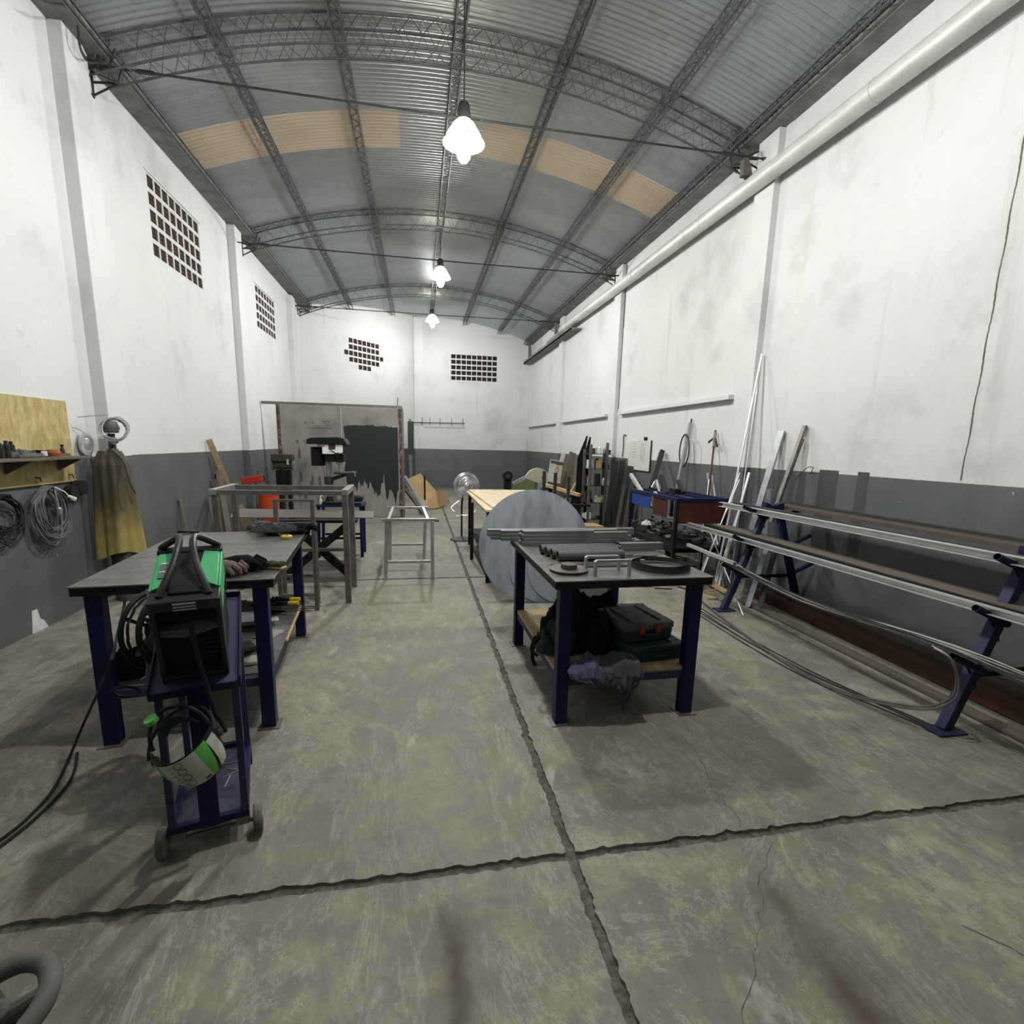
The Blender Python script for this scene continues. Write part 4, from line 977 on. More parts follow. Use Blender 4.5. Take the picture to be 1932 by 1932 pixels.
m.tube(smooth([(AX+.02, AY-.05, 1.84), (AX-.10, AY-.12, 1.825), (AX-.18, AY-.16, 1.81)]), .004, 5); obj('loops', m, GALV, t)
obj('inner_wrap', MB().lathe([(0, 0), (.06, 0), (.075, .05), (.055, .11), (0, .12)], (AX, AY, 1.675), n=16), mat('dull_tin', (.12, .12, .11), .5, .4, (.06, .06, .055)), t)
# plaster patch on the floor line
c = at(75, 1172, X=XL+.01); tag(obj('plaster_chip', MB().prism([(XL+.001, c.y-.09, .0), (XL+.001, c.y+.10, .0), (XL+.001, c.y+.06, .07), (XL+.001, c.y+.02, .10), (XL+.001, c.y+.0, .19), (XL+.001, c.y-.06, .19)], (.004, 0, 0)), MORTAR), 'pale plaster patch low on the left wall near the floor', 'plaster patch')

# planks against the left wall
pls = [((394, 829), (448, 960), .085, PLANK, 'long pale plank leaning highest against the left wall'), ((402, 858), (462, 1000), .05, LWOOD, 'thin pale batten leaning beside the longest plank on the left wall'),
       ((403, 905), (443, 1000), .10, GPLANK, 'grey-brown board leaning under the long plank, second from the left'), ((412, 893), (452, 1003), .12, mat('grey_board', (.16, .145, .12), .8, 0, (.10, .09, .075)), 'wide grey board leaning behind the corner of the bare steel table'), ((410, 880), (432, 1003), .08, GPLANK, 'narrow dark board leaning left of the long plank'),
       ((396, 938), (410, 1000), .07, GPLANK, 'shortest dark stake leaning on the left wall behind the bare steel table'), ((448, 955), (476, 1006), .16, PLANK, 'broad short tan board at the right of the leaning planks')]
for i, (a, b, wd, mt_, lb) in enumerate(pls):
    pt = at(*a, X=XL+.05 if wd != .16 else XL+.25); q = at(*b, X=XL+.20+.03*i); pb = pt+(q-pt)*((pt.z-.015)/(pt.z-q.z))
    m = MB(); m.beam(pb, pt, wd, .02, up=V((.45, -1, 0))); tag(obj('plank', m, mt_, bevel=.002), lb, 'plank', 'planks leaning on the left wall')
pb = at(355, 1004, X=XL+.10); pt = at(339, 941, X=XL+.02); pb = pt+(pb-pt)*2.2; pb.z = .0
tag(obj('steel_strip', MB().beam(V((XL+.16, pb.y, .005)), pt, .06, .006, up=V((1,0,.1))), GPLANK), 'short dark strip leaning alone on the grey left wall behind the workbench', 'strip')

# slack electrical wires at the top left corner of the hall
wz = [[(88, -10), (128, 22), (150, 62), (164, 100), (190, 128), (205, 120)], [(110, -15), (138, 18), (172, 70), (186, 96), (182, 122), (196, 130)], [(125, -5), (146, 48), (152, 92), (170, 118), (200, 112)], [(60, -10), (92, 6), (125, 12), (158, 44), (196, 92)]]
for i, P in enumerate(wz):
    tag(obj('electrical_wire', MB().tube(smooth([at(x, y, X=XL+.16+.03*i) for x, y in P], 6), .010, 6), DLATT), 'dark slack electrical wire under the eaves at the top left', 'wire', 'wires under the left eaves')
tag(obj('bent_hook_rod', MB().tube(smooth([at(436, 1142, Z=.008), at(470, 1136, Z=.008), at(492, 1134, Z=.012), at(499, 1128, Z=.03), at(497, 1120, Z=.05)], 5), .008, 6), BLACKM), 'small black hooked rod on the floor seen under the left workbench', 'rod')
# ---------------------------------------------------------------- raw steel frames in the middle
def post(m, x, y, z0, z1, w): m.box((x-w/2, y-w/2, z0), (x+w/2, y+w/2, z1))
t = thing('bare_steel_table', (-1.33, 5.57, 0), 'large bare steel table frame without a top, behind the left workbench', 'steel frame')
w_ = .055
for (x, y) in ((-1.92, 5.27), (-.73, 5.27), (-1.95, 5.87), (-.745, 5.87)):
    m = MB(); post(m, x, y, 0, 1.115, w_); obj('leg', m, RAW, t, bevel=.003)
for y, xa, xb in ((5.27, -1.92, -.73), (5.87, -1.95, -.745)):
    m = MB(); m.beam((xa+w_/2, y, 1.14), (xb-w_/2, y, 1.14), w_*.8, .045); obj('top_rail', m, RAW, t, bevel=.002)
m = MB(); m.beam((-1.93, 5.22, 1.145), (-1.955, 5.93, 1.145), .06, .055); obj('side_rail', m, BRIGHT, t, bevel=.002)
m = MB(); m.beam((-.73, 5.235, 1.145), (-.745, 5.90, 1.145), .06, .055); obj('side_rail', m, BRIGHT, t, bevel=.002)
m = MB(); m.beam((-1.89, 5.87, .44), (-.77, 5.87, .44), .03, .035); obj('stretcher', m, RAW, t)
t = thing('bare_steel_chair', (-1.17, 5.15, 0), 'narrow tall back frame with a lower front, standing at the corner of the left workbench', 'steel frame')
for (x, y, z) in ((-1.33, 5.05, 1.10), (-1.0, 5.05, 1.10), (-1.345, 5.27, .845), (-1.03, 5.27, .845)):
    m = MB(); post(m, x, y, 0, z-.02, .036); obj('leg', m, RAW, t, bevel=.002)
m = MB(); m.beam((-1.35, 5.05, 1.088), (-.98, 5.05, 1.088), .036, .022); obj('top_rail', m, RAW, t)
m = MB(); m.beam((-1.363, 5.27, .835), (-1.012, 5.27, .835), .036, .022); m.beam((-1.31, 5.05, .835), (-1.02, 5.05, .835), .03, .03); m.beam((-1.34, 5.07, .835), (-1.345, 5.25, .835), .03, .03); m.beam((-1.0, 5.07, .835), (-1.03, 5.25, .835), .03, .03); obj('seat_ring', m, RAW, t)
m = MB(); m.beam((-1.31, 5.05, .16), (-1.02, 5.05, .16), .03, .03); m.beam((-1.32, 5.27, .30), (-1.05, 5.27, .30), .03, .03); obj('stretcher', m, RAW, t)
t = thing('bare_steel_stool', (-.13, 6.6, 0), 'bright bare steel stool frame standing alone in the middle of the floor', 'steel frame')
for (x, y, tx) in ((-.41, 6.13, -.38), (.155, 6.11, .15), (-.42, 7.25, -.40), (.06, 7.3, .09)):
    m = MB(); m.beam((x, y, 0), (tx, y, .725), .042, .042); obj('leg', m, BRIGHT, t, bevel=.003)
for y, a, b in ((6.11, -.43, .20), (7.28, -.44, .13)):
    m = MB(); m.beam((a, y, .742), (b, y, .742), .042, .034); obj('top_rail', m, BRIGHT, t, bevel=.002)
for xa, xb in ((-.36, -.36), (.10, .055)):
    m = MB(); m.beam((xa, 6.13, .742), (xb, 7.26, .742), .034, .03); obj('side_rail', m, BRIGHT, t)
for y, a, b, z in ((6.12, -.38, .13, .225), (7.28, -.39, .05, .21)):
    m = MB(); m.beam((a, y, z), (b, y, z), .03, .03); obj('stretcher', m, BRIGHT, t)
obj('stud', MB().tube([(.19, 6.09, .735), (.235, 6.09, .73)], .012, 8), DLATT, t)

t = thing('cross_trestle', (-1.22, 6.3, 0), 'black X-shaped steel trestle on a flat base plate under the long steel plate', 'trestle')
obj('base_plate', MB().box((-1.72, 6.1, 0), (-.74, 6.5, .008)), RAW, t)
m = MB(); m.beam((-1.62, 6.26, .012), (-.80, 6.26, .70), .09, .07, up=(0,1,0)); obj('leg', m, BLACKM, t, bevel=.003)
m = MB(); m.beam((-.84, 6.345, .012), (-1.55, 6.345, .70), .09, .07, up=(0,1,0)); obj('leg', m, BLACKM, t, bevel=.003)
obj('head_bar', MB().box((-1.62, 6.22, .69), (-.74, 6.40, .722)), BLACKM, t)
tag(obj('steel_plate', MB().add([(-2.20, 6.42, .724), (-.555, 6.36, .724), (-.60, 6.98, .724), (-2.42, 7.25, .724), (-2.20, 6.42, .734), (-.555, 6.36, .734), (-.60, 6.98, .734), (-2.42, 7.25, .734)], [(0,3,2,1),(4,5,6,7),(0,1,5,4),(1,2,6,5),(2,3,7,6),(3,0,4,7)]), RAW), 'long bare steel plate resting on the black X trestle', 'plate')
t = thing('side_post', (-2.32, 7.0, 0), 'bare steel post stand propping the left end of the long plate', 'stand'); m = MB(); post(m, -2.30, 7.0, .01, .722, .05); obj('post', m, RAW, t); obj('base', MB().box((-2.42, 6.9, 0), (-2.18, 7.1, .01)), RAW, t)

# drill press on its blue stand
BX, BY = -1.22, 7.62
t = thing('machine_stand', (BX, BY, 0), 'dark blue steel stand carrying the bench drill press', 'stand')
obj('stand_top', MB().box((-1.42, 7.40, .735), (-.78, 7.85, .765)), NAVY, t)
for x, y in ((-1.39, 7.45), (-.82, 7.45), (-1.39, 7.80), (-.82, 7.80)):
    m = MB(); m.beam((x*1.02 if x < -1 else x, y, 0), (x, y, .735), .04, .04); obj('leg', m, NAVY, t)
obj('stretcher', MB().beam((-1.38, 7.45, .28), (-.83, 7.45, .28), .03, .03), BLACKM, t); obj('stretcher', MB().beam((-1.38, 7.80, .28), (-.83, 7.80, .28), .03, .03), BLACKM, t)
t = thing('drill_press', (BX, BY, .765), 'bench drill press with a black belt cover and white front panel', 'drill press')
obj('column', MB().lathe([(0, .80), (.032, .80), (.032, 1.58), (0, 1.58)], (-1.265, 7.60, 0), n=20), BRIGHT, t)
m = MB(); m.box((-1.34, 7.42, .766), (-1.06, 7.78, .80)); m.lathe([(.06, .79), (.055, .83), (.036, .87)], (-1.265, 7.60, 0), n=20); obj('base', m, BLACKM, t, bevel=.004)
m = MB(); m.prism([(-1.50, 7.40, 1.60), (-.97, 7.40, 1.60), (-1.02, 7.40, 1.685), (-1.10, 7.40, 1.70), (-1.45, 7.40, 1.685), (-1.50, 7.40, 1.66)], (0, .42, 0)); obj('belt_cover', m, BLACKP, t, bevel=.006)
m = MB(); m.box((-1.28, 7.45, 1.36), (-1.03, 7.74, 1.60)); obj('head', m, BLACKM, t, bevel=.008)
m = MB(); m.lathe([(0, 0), (.095, 0), (.095, .26), (0, .26)], (-1.40, 7.62, 1.30), n=20); obj('motor', m, BLACKP, t, bevel=.004)
f = obj('front_panel', MB().box((-1.305, 7.425, 1.47), (-1.035, 7.449, 1.60)), WHITE, t)
obj('display', MB().box((-1.22, 7.42, 1.535), (-1.13, 7.4249, 1.60)), mat('dark_red', (.06, .01, .01)), f)
obj('switch', MB().lathe([(0, 0), (.012, 0), (.012, .012), (0, .012)], (-1.285, 7.425, 1.58), (0, -1, 0), 10), RED, f)
m = MB(); m.tube([(-1.085, 7.50, 1.40), (-1.085, 7.50, 1.22)], .022, 14, rs=[.028, .02]); m.tube([(-1.085, 7.50, 1.22), (-1.085, 7.50, 1.15)], .006, 8); obj('spindle', m, GALV, t)
m = MB()
for a in (.4, 2.5, 4.6): m.tube([(-1.10, 7.42, 1.46), (-1.10+.13*math.cos(a), 7.41, 1.46+.13*math.sin(a))], .006, 6)
m.lathe([(0, -.012), (.03, -.012), (.03, .03), (0, .03)], (-1.10, 7.42, 1.46), (0, -1, 0), 14)
obj('feed_handle', m, BLACKM, t)
m = MB(); m.box((-1.16, 7.38, 1.195), (-.88, 7.66, 1.22)); m.beam((-1.02, 7.55, 1.185), (-1.25, 7.60, 1.10), .06, .05); m.lathe([(.033, -.06), (.062, -.06), (.062, .05), (.033, .05)], (-1.265, 7.60, 1.10), n=18); obj('work_table', m, DLATT, t, bevel=.003)
obj('vise_bar', MB().tube([(-.98, 7.40, 1.225), (-.885, 7.37, 1.24), (-.87, 7.37, 1.17)], .008, 6), GALV, t)
tag(obj('dark_tray', MB().box((-1.06, 7.46, .802), (-.80, 7.70, .88)), BLACKP, bevel=.02), 'black rounded tray on the blue stand to the right of the drill column', 'tray')
q = V((-1.36, 7.45, .766)); t = thing('spray_bottle', q, 'small white and yellow bottle on the left end of the blue drill stand', 'bottle')
obj('body', MB().lathe([(0, 0), (.022, 0), (.024, .06), (.012, .09), (0, .09)], q, n=14), mat('pale_yellow', (.55, .52, .33), .5), t); obj('nozzle', MB().tube([q+V((0, 0, .09)), q+V((0, 0, .12)), q+V((.03, 0, .125))], .008, 8), WHITE, t)

# orange drum, red box, pedestal grinder
t = thing('orange_drum', (-2.38, 8.7, .25), 'orange-red plastic drum behind the large steel frame', 'drum')
obj('body', MB().lathe([(0, .26), (.135, .26), (.15, .5), (.15, .76), (.158, .765), (.158, .79), (.14, .79), (.14, .5), (0, .5)], (-2.38, 8.7, 0), n=30), ORANGE, t)
tag(obj('black_crate', MB().box((-2.62, 8.45, 0), (-2.12, 8.95, .255)), BLACKM, bevel=.01), 'low black crate under the orange-red drum', 'crate')
t = thing('red_box_stand', (-2.70, 9.05, 0), 'thin steel stand with a tilted bright red metal box on top, by the left wall', 'stand')
m = MB(); m.T = Matrix.Translation((-2.69, 9.05, .99)) @ Matrix.Rotation(math.radians(-9), 4, 'Y'); m.box((-.18, -.07, -.055), (.16, .07, .055)); obj('red_box', m, RED, t, bevel=.008)
m = MB(); m.T = Matrix.Translation((-2.69, 9.05, .99)) @ Matrix.Rotation(math.radians(-9), 4, 'Y'); m.box((.16, -.05, -.035), (.19, .05, .05)); obj('box_end', m, DLATT, t)
m = MB(); post(m, -2.66, 9.05, .01, .93, .035); m.box((-2.80, 8.92, 0), (-2.52, 9.18, .012)); obj('post', m, RAW, t)
t = thing('pedestal_grinder', (-2.70, 11.0, 0), 'dusty black pedestal grinder in front of the left end of the partition', 'grinder')
m = MB(); m.box((-2.83, 10.93, .02), (-2.76, 11.07, 1.05)); m.box((-2.62, 10.93, .02), (-2.56, 11.07, 1.05)); m.box((-2.88, 10.85, 0), (-2.50, 11.15, .025)); obj('pedestal', m, BLACKM, t)
m = MB(); m.box((-2.90, 10.88, 1.22), (-2.50, 11.12, 1.36)); m.tube([(-2.86, 11, 1.14), (-2.54, 11, 1.14)], .08, 16); obj('head', m, mat('dusty_black', (.05, .05, .045), .7, 0, (.02, .02, .02), 8, .2), t, bevel=.01)
for x in (-2.90, -2.50):
    m = MB(); m.lathe([(0, -.02), (.10, -.02), (.10, .02), (0, .02)], (x, 11, 1.14), (1, 0, 0), 24); obj('grinding_wheel', m, CEMENT, t)
obj('yellow_tag', MB().box((-2.60, 10.868, 1.16), (-2.56, 10.879, 1.27)), mat('pale_yellow_tag', (.5, .48, .28)), t)
obj('lower_motor', MB().box((-2.75, 10.92, .62), (-2.63, 11.08, 1.04)), BLACKP, t)

# partition of old sheet steel
t = thing('steel_partition', (-1.62, 11.5, 0), 'old sheet steel partition daubed with black paint, standing across the left half of the hall', 'partition')
obj('left_sheet', MB().box((-2.88, 11.49, .02), (-1.615, 11.50, 2.36)), PANEL, t); obj('right_sheet', MB().box((-1.605, 11.485, .02), (-.36, 11.495, 2.36)), PANEL, t)
obj('top_rail', MB().beam((-3.18, 11.52, 2.395), (-.34, 11.52, 2.395), .05, .055), RAW, t)
for x in (-2.87, -.35):
    m = MB(); post(m, x, 11.53, 0, 2.365, .06); obj('post', m, RUST if x < -1 else RAW, t)
obj('bottom_rail', MB().beam((-2.84, 11.53, .05), (-.38, 11.53, .05), .05, .05), RAW, t)
for x in (-2.87, -.35): obj('back_foot', MB().beam((x, 11.56, .025), (x, 12.3, .025), .05, .05), RAW, t)
obj('side_return', MB().box((-.34, 11.56, .03), (-.335, 12.35, 2.36)), RAW, t)
m = MB(); m.tube([(-.44, 11.50, 2.42), (-.43, 11.50, 2.60)], .008, 6); obj('rod_stub', m, RUST, t)
m = MB()
for x in (-2.32, -2.18, -1.95, -1.86): m.box((x-.03, 11.4885, 2.02+.02*math.sin(x*9)), (x+.02, 11.4902, 2.035+.02*math.sin(x*9)))
m.box((-2.25, 11.4885, 1.90), (-1.78, 11.4902, 1.91)); obj('slits', m, INK, t)
for i in range(7):
    x = -.30+.05*i+R.uniform(-.01, .01); y = 12.0+R.uniform(-.25, .15)
    tag(obj('steel_strip', MB().beam((x+.25+R.uniform(-.06, .18), y-.12, .005), (-.315, y+.15+.03*i, .75+R.uniform(-.25, .45)), .03+R.uniform(0, .03), .006, up=(0, 1, 0)), [RAW, GPLANK, GALV][i % 3]), 'thin offcut strip leaning against the right end of the steel partition', 'strip', 'strips leaning on the partition end')
# wall-mounted hook rail and the dark board behind the partition
t = thing('hook_rail', (.75, YB-.09, 2.38), 'thin black hook rail with upright pins on the white back wall', 'hook rail')
obj('rail', MB().tube([(-.26, YB-.14, 2.37), (1.68, YB-.14, 2.39)], .016, 6), DLATT, t)
for x in (.14, .42, .78, 1.20, 1.62):
    m = MB(); m.tube([(x, YB-.14, 2.30), (x, YB-.14, 2.56)], .010, 6); m.tube([(x, YB-.14, 2.34), (x, YB+.0, 2.34)], .010, 6); obj('pin', m, DLATT, t)
tag(obj('dark_green_board', MB().box((-.34, 17.0, 1.28), (-.15, 17.03, 2.32)), mat('dark_green', (.008, .02, .014), .4)), 'narrow dark green board hanging just right of the steel partition', 'board')
tag(obj('board_post', MB().box((-.30, 17.04, 0), (-.22, 17.12, 2.4)), RAW), 'steel post behind the narrow dark green board', 'post')

# opened cardboard box
t = thing('cardboard_box', (.25, 13.3, 0), 'flattened open cardboard box on the floor right of the steel partition', 'cardboard box')
def quad(m, a, b, c, d, th=.006): a, b, c, d = map(V, (a, b, c, d)); n_ = (b-a).cross(d-a).normalized()*th; return m.prism([a, b, c, d], n_)
obj('flap', quad(MB(), at(766, 905, Y=13.2), at(793, 893, Y=13.5), at(822, 925, Y=13.4), at(790, 941, Y=13.0)), CARD, t)
obj('panel', quad(MB(), at(790, 928, Y=13.15), at(822, 925, Y=13.4), at(828, 958, Z=.03), at(800, 961, Z=.03)), CARD, t)
obj('flap', quad(MB(), at(822, 926, Y=13.4), at(833, 925, Y=13.3), at(850, 948, Z=.06), at(828, 958, Z=.03)), CARD, t)
obj('shadow_flap', quad(MB(), at(790, 932, Y=13.3), at(804, 928, Y=13.4), at(806, 950, Z=.02), at(797, 955, Z=.02)), CARD, t)
tag(obj('black_stake', MB().tube([at(802, 960, Z=.0), at(801, 898, Y=12.9)], .022, 8, rs=[.018, .022]), BLACKM), 'thin black stake standing in front of the opened cardboard box', 'stake')

# fan
FX, FY = .725, 8.68
t = thing('pedestal_fan', (FX, FY, 0), 'chrome cage pedestal fan beside the pine-topped table', 'fan')
fc = V((.795, 8.62, .955)); fa = V((.10, -1, .05)).normalized(); q0 = V((0,0,1)).rotation_difference(fa)
CHR = mat('chrome_wire', (.75, .76, .76), .2, .85, (.7, .7, .7))
m = MB()
for rr_, off in ((.215, 0), (.19, .045), (.14, .07), (.09, .08), (.05, .085), (.19, -.045), (.12, -.07)):
    m.tube([fc+q0 @ V((rr_*math.cos(a*PI/18), rr_*math.sin(a*PI/18), off)) for a in range(36)], .0035 if rr_ < .2 else .006, 5, closed=True)
for k in range(36):
    a = 2*PI*k/36; ca, sa_ = math.cos(a), math.sin(a)
    m.tube([fc+q0 @ V((r*ca, r*sa_, o)) for r, o in ((.05, .085), (.14, .07), (.19, .045), (.215, 0), (.19, -.045), (.06, -.075))], .0018, 4)
obj('cage', m, CHR, t)
m = MB()
for k in range(3):
    a0 = 2*PI*k/3
    m.sheet(lambda u, v: tuple(fc+q0 @ V(((.03+.14*u)*math.cos(a0+(v-.5)*1.1), (.03+.14*u)*math.sin(a0+(v-.5)*1.1), .03*(v-.5)))), 6, 6, .002)
obj('blade', m, GALV, t)
obj('motor', MB().lathe([(0, -.17), (.05, -.16), (.06, -.10), (.06, -.05), (.04, .03), (0, .04)], fc, fa, 18), CHR, t)
obj('pole', MB().tube([(FX, FY+.05, .03), (FX, FY+.05, .60), (FX+.03, FY+.08, .88)], .016, 10), BLACKM, t)
m = MB(); m.lathe([(0, 0), (.20, 0), (.20, .018), (.12, .04), (.03, .06), (0, .06)], (FX, FY+.05, 0), n=30); obj('base', m, mat('dusty_black_base', (.05, .05, .05), .6), t)
m = MB(); m.tube(smooth([at(866, 945, Y=8.5), at(852, 957, Y=8.45), at(858, 966, Y=8.4), at(872, 972, Y=8.4), at(890, 970, Y=8.4), at(897, 963, Y=8.5)]), .010, 7); obj('yoke', m, CHR, t)
obj('control_box', MB().tube([at(862, 975, Y=8.42), at(869, 972, Y=8.42)], .03, 10), WHITE, t)

# pine topped table
t = thing('pine_top_table', (1.25, 7.3, 0), 'long table with a pale plywood top on black legs, left of the big steel discs', 'table')
top = [(.86, 5.98, .893), (1.74, 5.98, .893), (1.74, 8.30, .893), (.80, 8.30, .893)]
obj('plywood_top', MB().prism(top, (0, 0, .025)), OAK, t, bevel=.002)
obj('under_board', MB().prism([(.765, 5.86, .868), (1.78, 5.86, .868), (1.78, 8.34, .868), (.765, 8.34, .868)], (0, 0, .0245)), OAK, t)
obj('edge_frame', MB().box((.79, 5.88, .838), (1.76, 8.32, .8675)), BLACKM, t)
for x, y in ((.785, 5.86), (1.73, 5.86), (.70+.02, 7.12), (1.73, 7.12), (.80, 8.25), (1.70, 8.25)):
    m = MB(); post(m, x+.02, y+.03, 0, .838, .045); obj('leg', m, BLACKM, t)
obj('low_shelf', MB().box((.80, 5.95, .26), (1.72, 8.28, .272)), BLACKM, t)
SQ = .2725
def disc_on(c, r, th, n_, m=None): m = m or MB(); m.lathe([(0, 0), (r, 0), (r, th), (0, th)], c, n_, 44); return m
t2 = at(905, 1003, Y=6.35); tag(obj('brown_round_lid', disc_on((.93, 6.45, SQ+.175), .17, .03, (.55, -1, .1)), CARD), 'brown round board standing on the low shelf of the plywood table', 'round board')
tag(obj('red_rag', lump((.90, 6.62, SQ), .13, .10, .09, 3.1), mat('dull_red_cloth', (.16, .03, .03), .9, 0, (.07, .02, .02))), 'dull red crumpled cloth on the low shelf of the plywood table', 'rag')
tag(obj('dark_motor', MB().tube([(1.0, 6.10, SQ+.075), (1.0, 6.35, SQ+.075)], .075, 18), BLACKM, bevel=.004), 'dark round motor lying at the front of the low shelf of the plywood table', 'motor')
tag(obj('dark_motor', MB().tube([(.86, 6.22, SQ+.055), (.86, 6.36, SQ+.055)], .055, 18), DGREY, bevel=.004), 'smaller dark grey motor left of the round one on the low shelf', 'motor')
tag(obj('black_bundle', lump((1.35, 6.3, SQ), .2, .18, .16, 6.6), CLOTHB), 'black cloth bundle deep on the low shelf of the plywood table', 'bundle')

# big discs leaning on a post rack
th = math.radians(13)
dl = ['largest blue-grey steel disc, leaning behind the right workbench', 'smaller steel disc leaning on the lower left of the largest one', 'smaller steel disc overlapping at the lower middle of the largest one', 'small brownish steel disc at the lower right of the largest one']
for i, (bx, by, r, mt_) in enumerate(((1.22, 5.06, .605, BLUEST), (1.30, 5.045, .36, BLUEST), (1.48, 5.03, .35, BLUEST), (1.80, 5.0, .30, mat('brown_grey_steel', (.17, .15, .135), .5, .5)))):
    c = V((bx, by+r*math.sin(th), r*math.cos(th)+.003)); n_ = (0, -math.cos(th), math.sin(th))
    tag(obj('steel_disc', MB().lathe([(0, 0), (r, 0), (r, .008), (0, .008)], c, n_, 96), mt_), dl[i], 'steel disc', 'round steel blanks')
t = thing('post_rack', (1.55, 5.6, 0), 'low black rack with three upright posts rising behind the big steel discs', 'rack')
m = MB(); m.beam((1.0, 5.62, .04), (1.95, 5.62, .04), .05, .05); m.beam((1.0, 5.50, .04), (1.0, 5.75, .04), .05, .05); m.beam((1.95, 5.50, .04), (1.95, 5.75, .04), .05, .05); obj('base', m, BLACKM, t)
for x, z in ((1.40, 1.37), (1.53, 1.35), (1.69, 1.31)): obj('post', MB().beam((x, 5.62, .066), (x, 5.62, z), .032, .032), DLATT, t)
obj('cross_bar', MB().beam((1.0, 5.585, .98), (1.95, 5.585, .98), .03, .03), BLACKM, t)
# ---------------------------------------------------------------- things on the right workbench
def rb(x, y, z=TZ): return RT @ V((x, y, z))
def rtube(m, x0, x1, y, z, w, h, a=0): m.hollow(rb(x0, y, z), rb(x1, y+a, z), w, h, .007)
BOXM = mat('oily_box_steel', (.24, .255, .25), .4, .6, (.17, .18, .178), 8, .05)
k = 0
lay = []
for j in range(3): lay.append((-.20+.03*(j == 0), 1.05 if j else .95, 1.30, j, RAW, 'long box section in the rear stack, overhanging the left end of the right workbench'))
for j in range(3): lay.append((-.10, .98-.05*j, 1.245, j, GALV, 'long box section in the second stack at the back of the right workbench'))
for j in range(4): lay.append((.02+.012*(j % 2), .58, 1.10, j, GALV, 'short box section in the four-high stack at the left of the right workbench'))
for j in range(4): lay.append((.03+.01*(j % 2), .60, 1.045, j, RAW, 'short box section in the front row of the left stack on the right workbench'))
for j in range(3): lay.append((.63-.01*j, .98-.03*j, 1.12, j, GALV, 'short box section in the right-hand stack on the right workbench'))
for j in range(2): lay.append((.72, 1.06, .80, j, RAW, 'box section of the pair lying to the right of the round pipes'))
for (x0, x1, y, j, mt_, lb) in lay:
    m = MB(); h = .0275; rtube(m, x0, x1, y, TZ+h/2+.0002+j*(h+.0004), .048, h); tag(obj('box_section', m, BOXM, bevel=.003), lb, 'steel tube', lb.replace('box section', 'box sections'))
for i, (y, z, lb) in enumerate(((.50, .034, 'nearest of the thick grey round pipes on the right workbench'), (.575, .034, 'middle thick grey round pipe on the right workbench'), (.65, .034, 'rearmost thick grey round pipe on the right workbench'), (.725, .034, 'fourth round pipe, half hidden behind the other three'))):
    m = MB(); m.ring_tube(rb(.155-.02*i, y, TZ+z), rb(.62-.01*i, y+.0, TZ+z), .0335, .004, 28); tag(obj('round_pipe', m, mat('dark_grey_pipe', (.13, .135, .135), .5, .4, (.09, .093, .093), 7, .06)), lb, 'pipe', 'round pipes on the right workbench')
for i, (x0, x1, y) in enumerate(((.10, .55, .335), (.12, .62, .305), (.08, .40, .37))):
    tag(obj('flat_bar', MB().box(rb(x0, y, TZ), rb(x1, y+.018, TZ+.006)), DLATT), 'thin dark flat bar lying behind the steel flange on the right workbench', 'flat bar', 'flat bars on the right workbench')
q = at(1073, 1077, Z=TZ); t = thing('steel_flange', q, 'round steel flange with a raised hub at the front left of the right workbench', 'flange')
obj('flange_plate', MB().lathe([(.034, .0), (.118, .0), (.118, .012), (.034, .012)], q, n=48), DLATT, t)
obj('plate_rim', MB().lathe([(.106, .0122), (.1185, .0122), (.1185, .0165), (.106, .0165)], q, n=48), RAW, t)
obj('hub', MB().lathe([(.036, .0123), (.05, .0123), (.05, .045), (.036, .045)], q, n=36), mat('rusty_hub', (.12, .10, .085), .5, .5), t)
for i, (p, lb) in enumerate((((1104, 1079), 'rear one of the two bright U-shaped steel brackets on the right workbench'), ((1122, 1088), 'front one of the two bright U-shaped steel brackets on the right workbench'))):
    q = at(*p, Z=TZ); m = MB(); L = .225; h = .098
    m.add([], []); P = [(0, 0), (0, h-.012), (.012, h), (L-.012, h), (L, h-.012), (L, 0)]; tt = .013
    Pi = [(tt, 0), (tt, h-.02), (.018, h-tt), (L-.018, h-tt), (L-tt, h-.02), (L-tt, 0)]
    for j in range(5):
        a, b, c_, d = P[j], P[j+1], Pi[j+1], Pi[j]; m.prism([(q.x+a[0], q.y, q.z+a[1]), (q.x+b[0], q.y, q.z+b[1]), (q.x+c_[0], q.y, q.z+c_[1]), (q.x+d[0], q.y, q.z+d[1])], (0, .028, 0))
    tag(obj('u_bracket', m, GALV), lb, 'bracket', 'U-shaped brackets')
q = at(1250, 1072, Z=TZ); q.y += .02
m = MB(); rr = random.Random(3)
for k in range(6):
    r = .185-.006*k; oz = .002*k; ox, oy = rr.uniform(-.012, .012), rr.uniform(-.012, .012); tilt = rr.uniform(-.05, .05)
    def f(u, v): a = 2*PI*u; return (q.x+ox+r*math.cos(a), q.y+oy+r*.97*math.sin(a), q.z+.001+oz+.012*(1+math.sin(a+k))*abs(tilt)*10*.3+.026*v)
    m.grid(f, 60, 1, True); r -= .0012; m.grid(f, 60, 1, True)
t = thing('steel_strip_coil', q, 'flat coil of dark steel strip on the front right of the right workbench', 'strip coil'); obj('windings', m, DLATT, t); obj('clip', MB().box((q.x-.125, q.y+.03, q.z+.001), (q.x-.10, q.y+.05, q.z+.045)), BRIGHT, t)
rr = random.Random(12)
for i in range(5):
    a = rb(.70+rr.uniform(-.05, .15), .55+rr.uniform(-.05, .08), TZ+.004); b = a+V((rr.uniform(.08, .18), rr.uniform(-.03, .05), 0)); tag(obj('small_key', MB().beam(a, b, .012, .006), RAW), 'small dark steel piece behind the strip coil on the right workbench', 'steel piece', 'small pieces behind the strip coil')
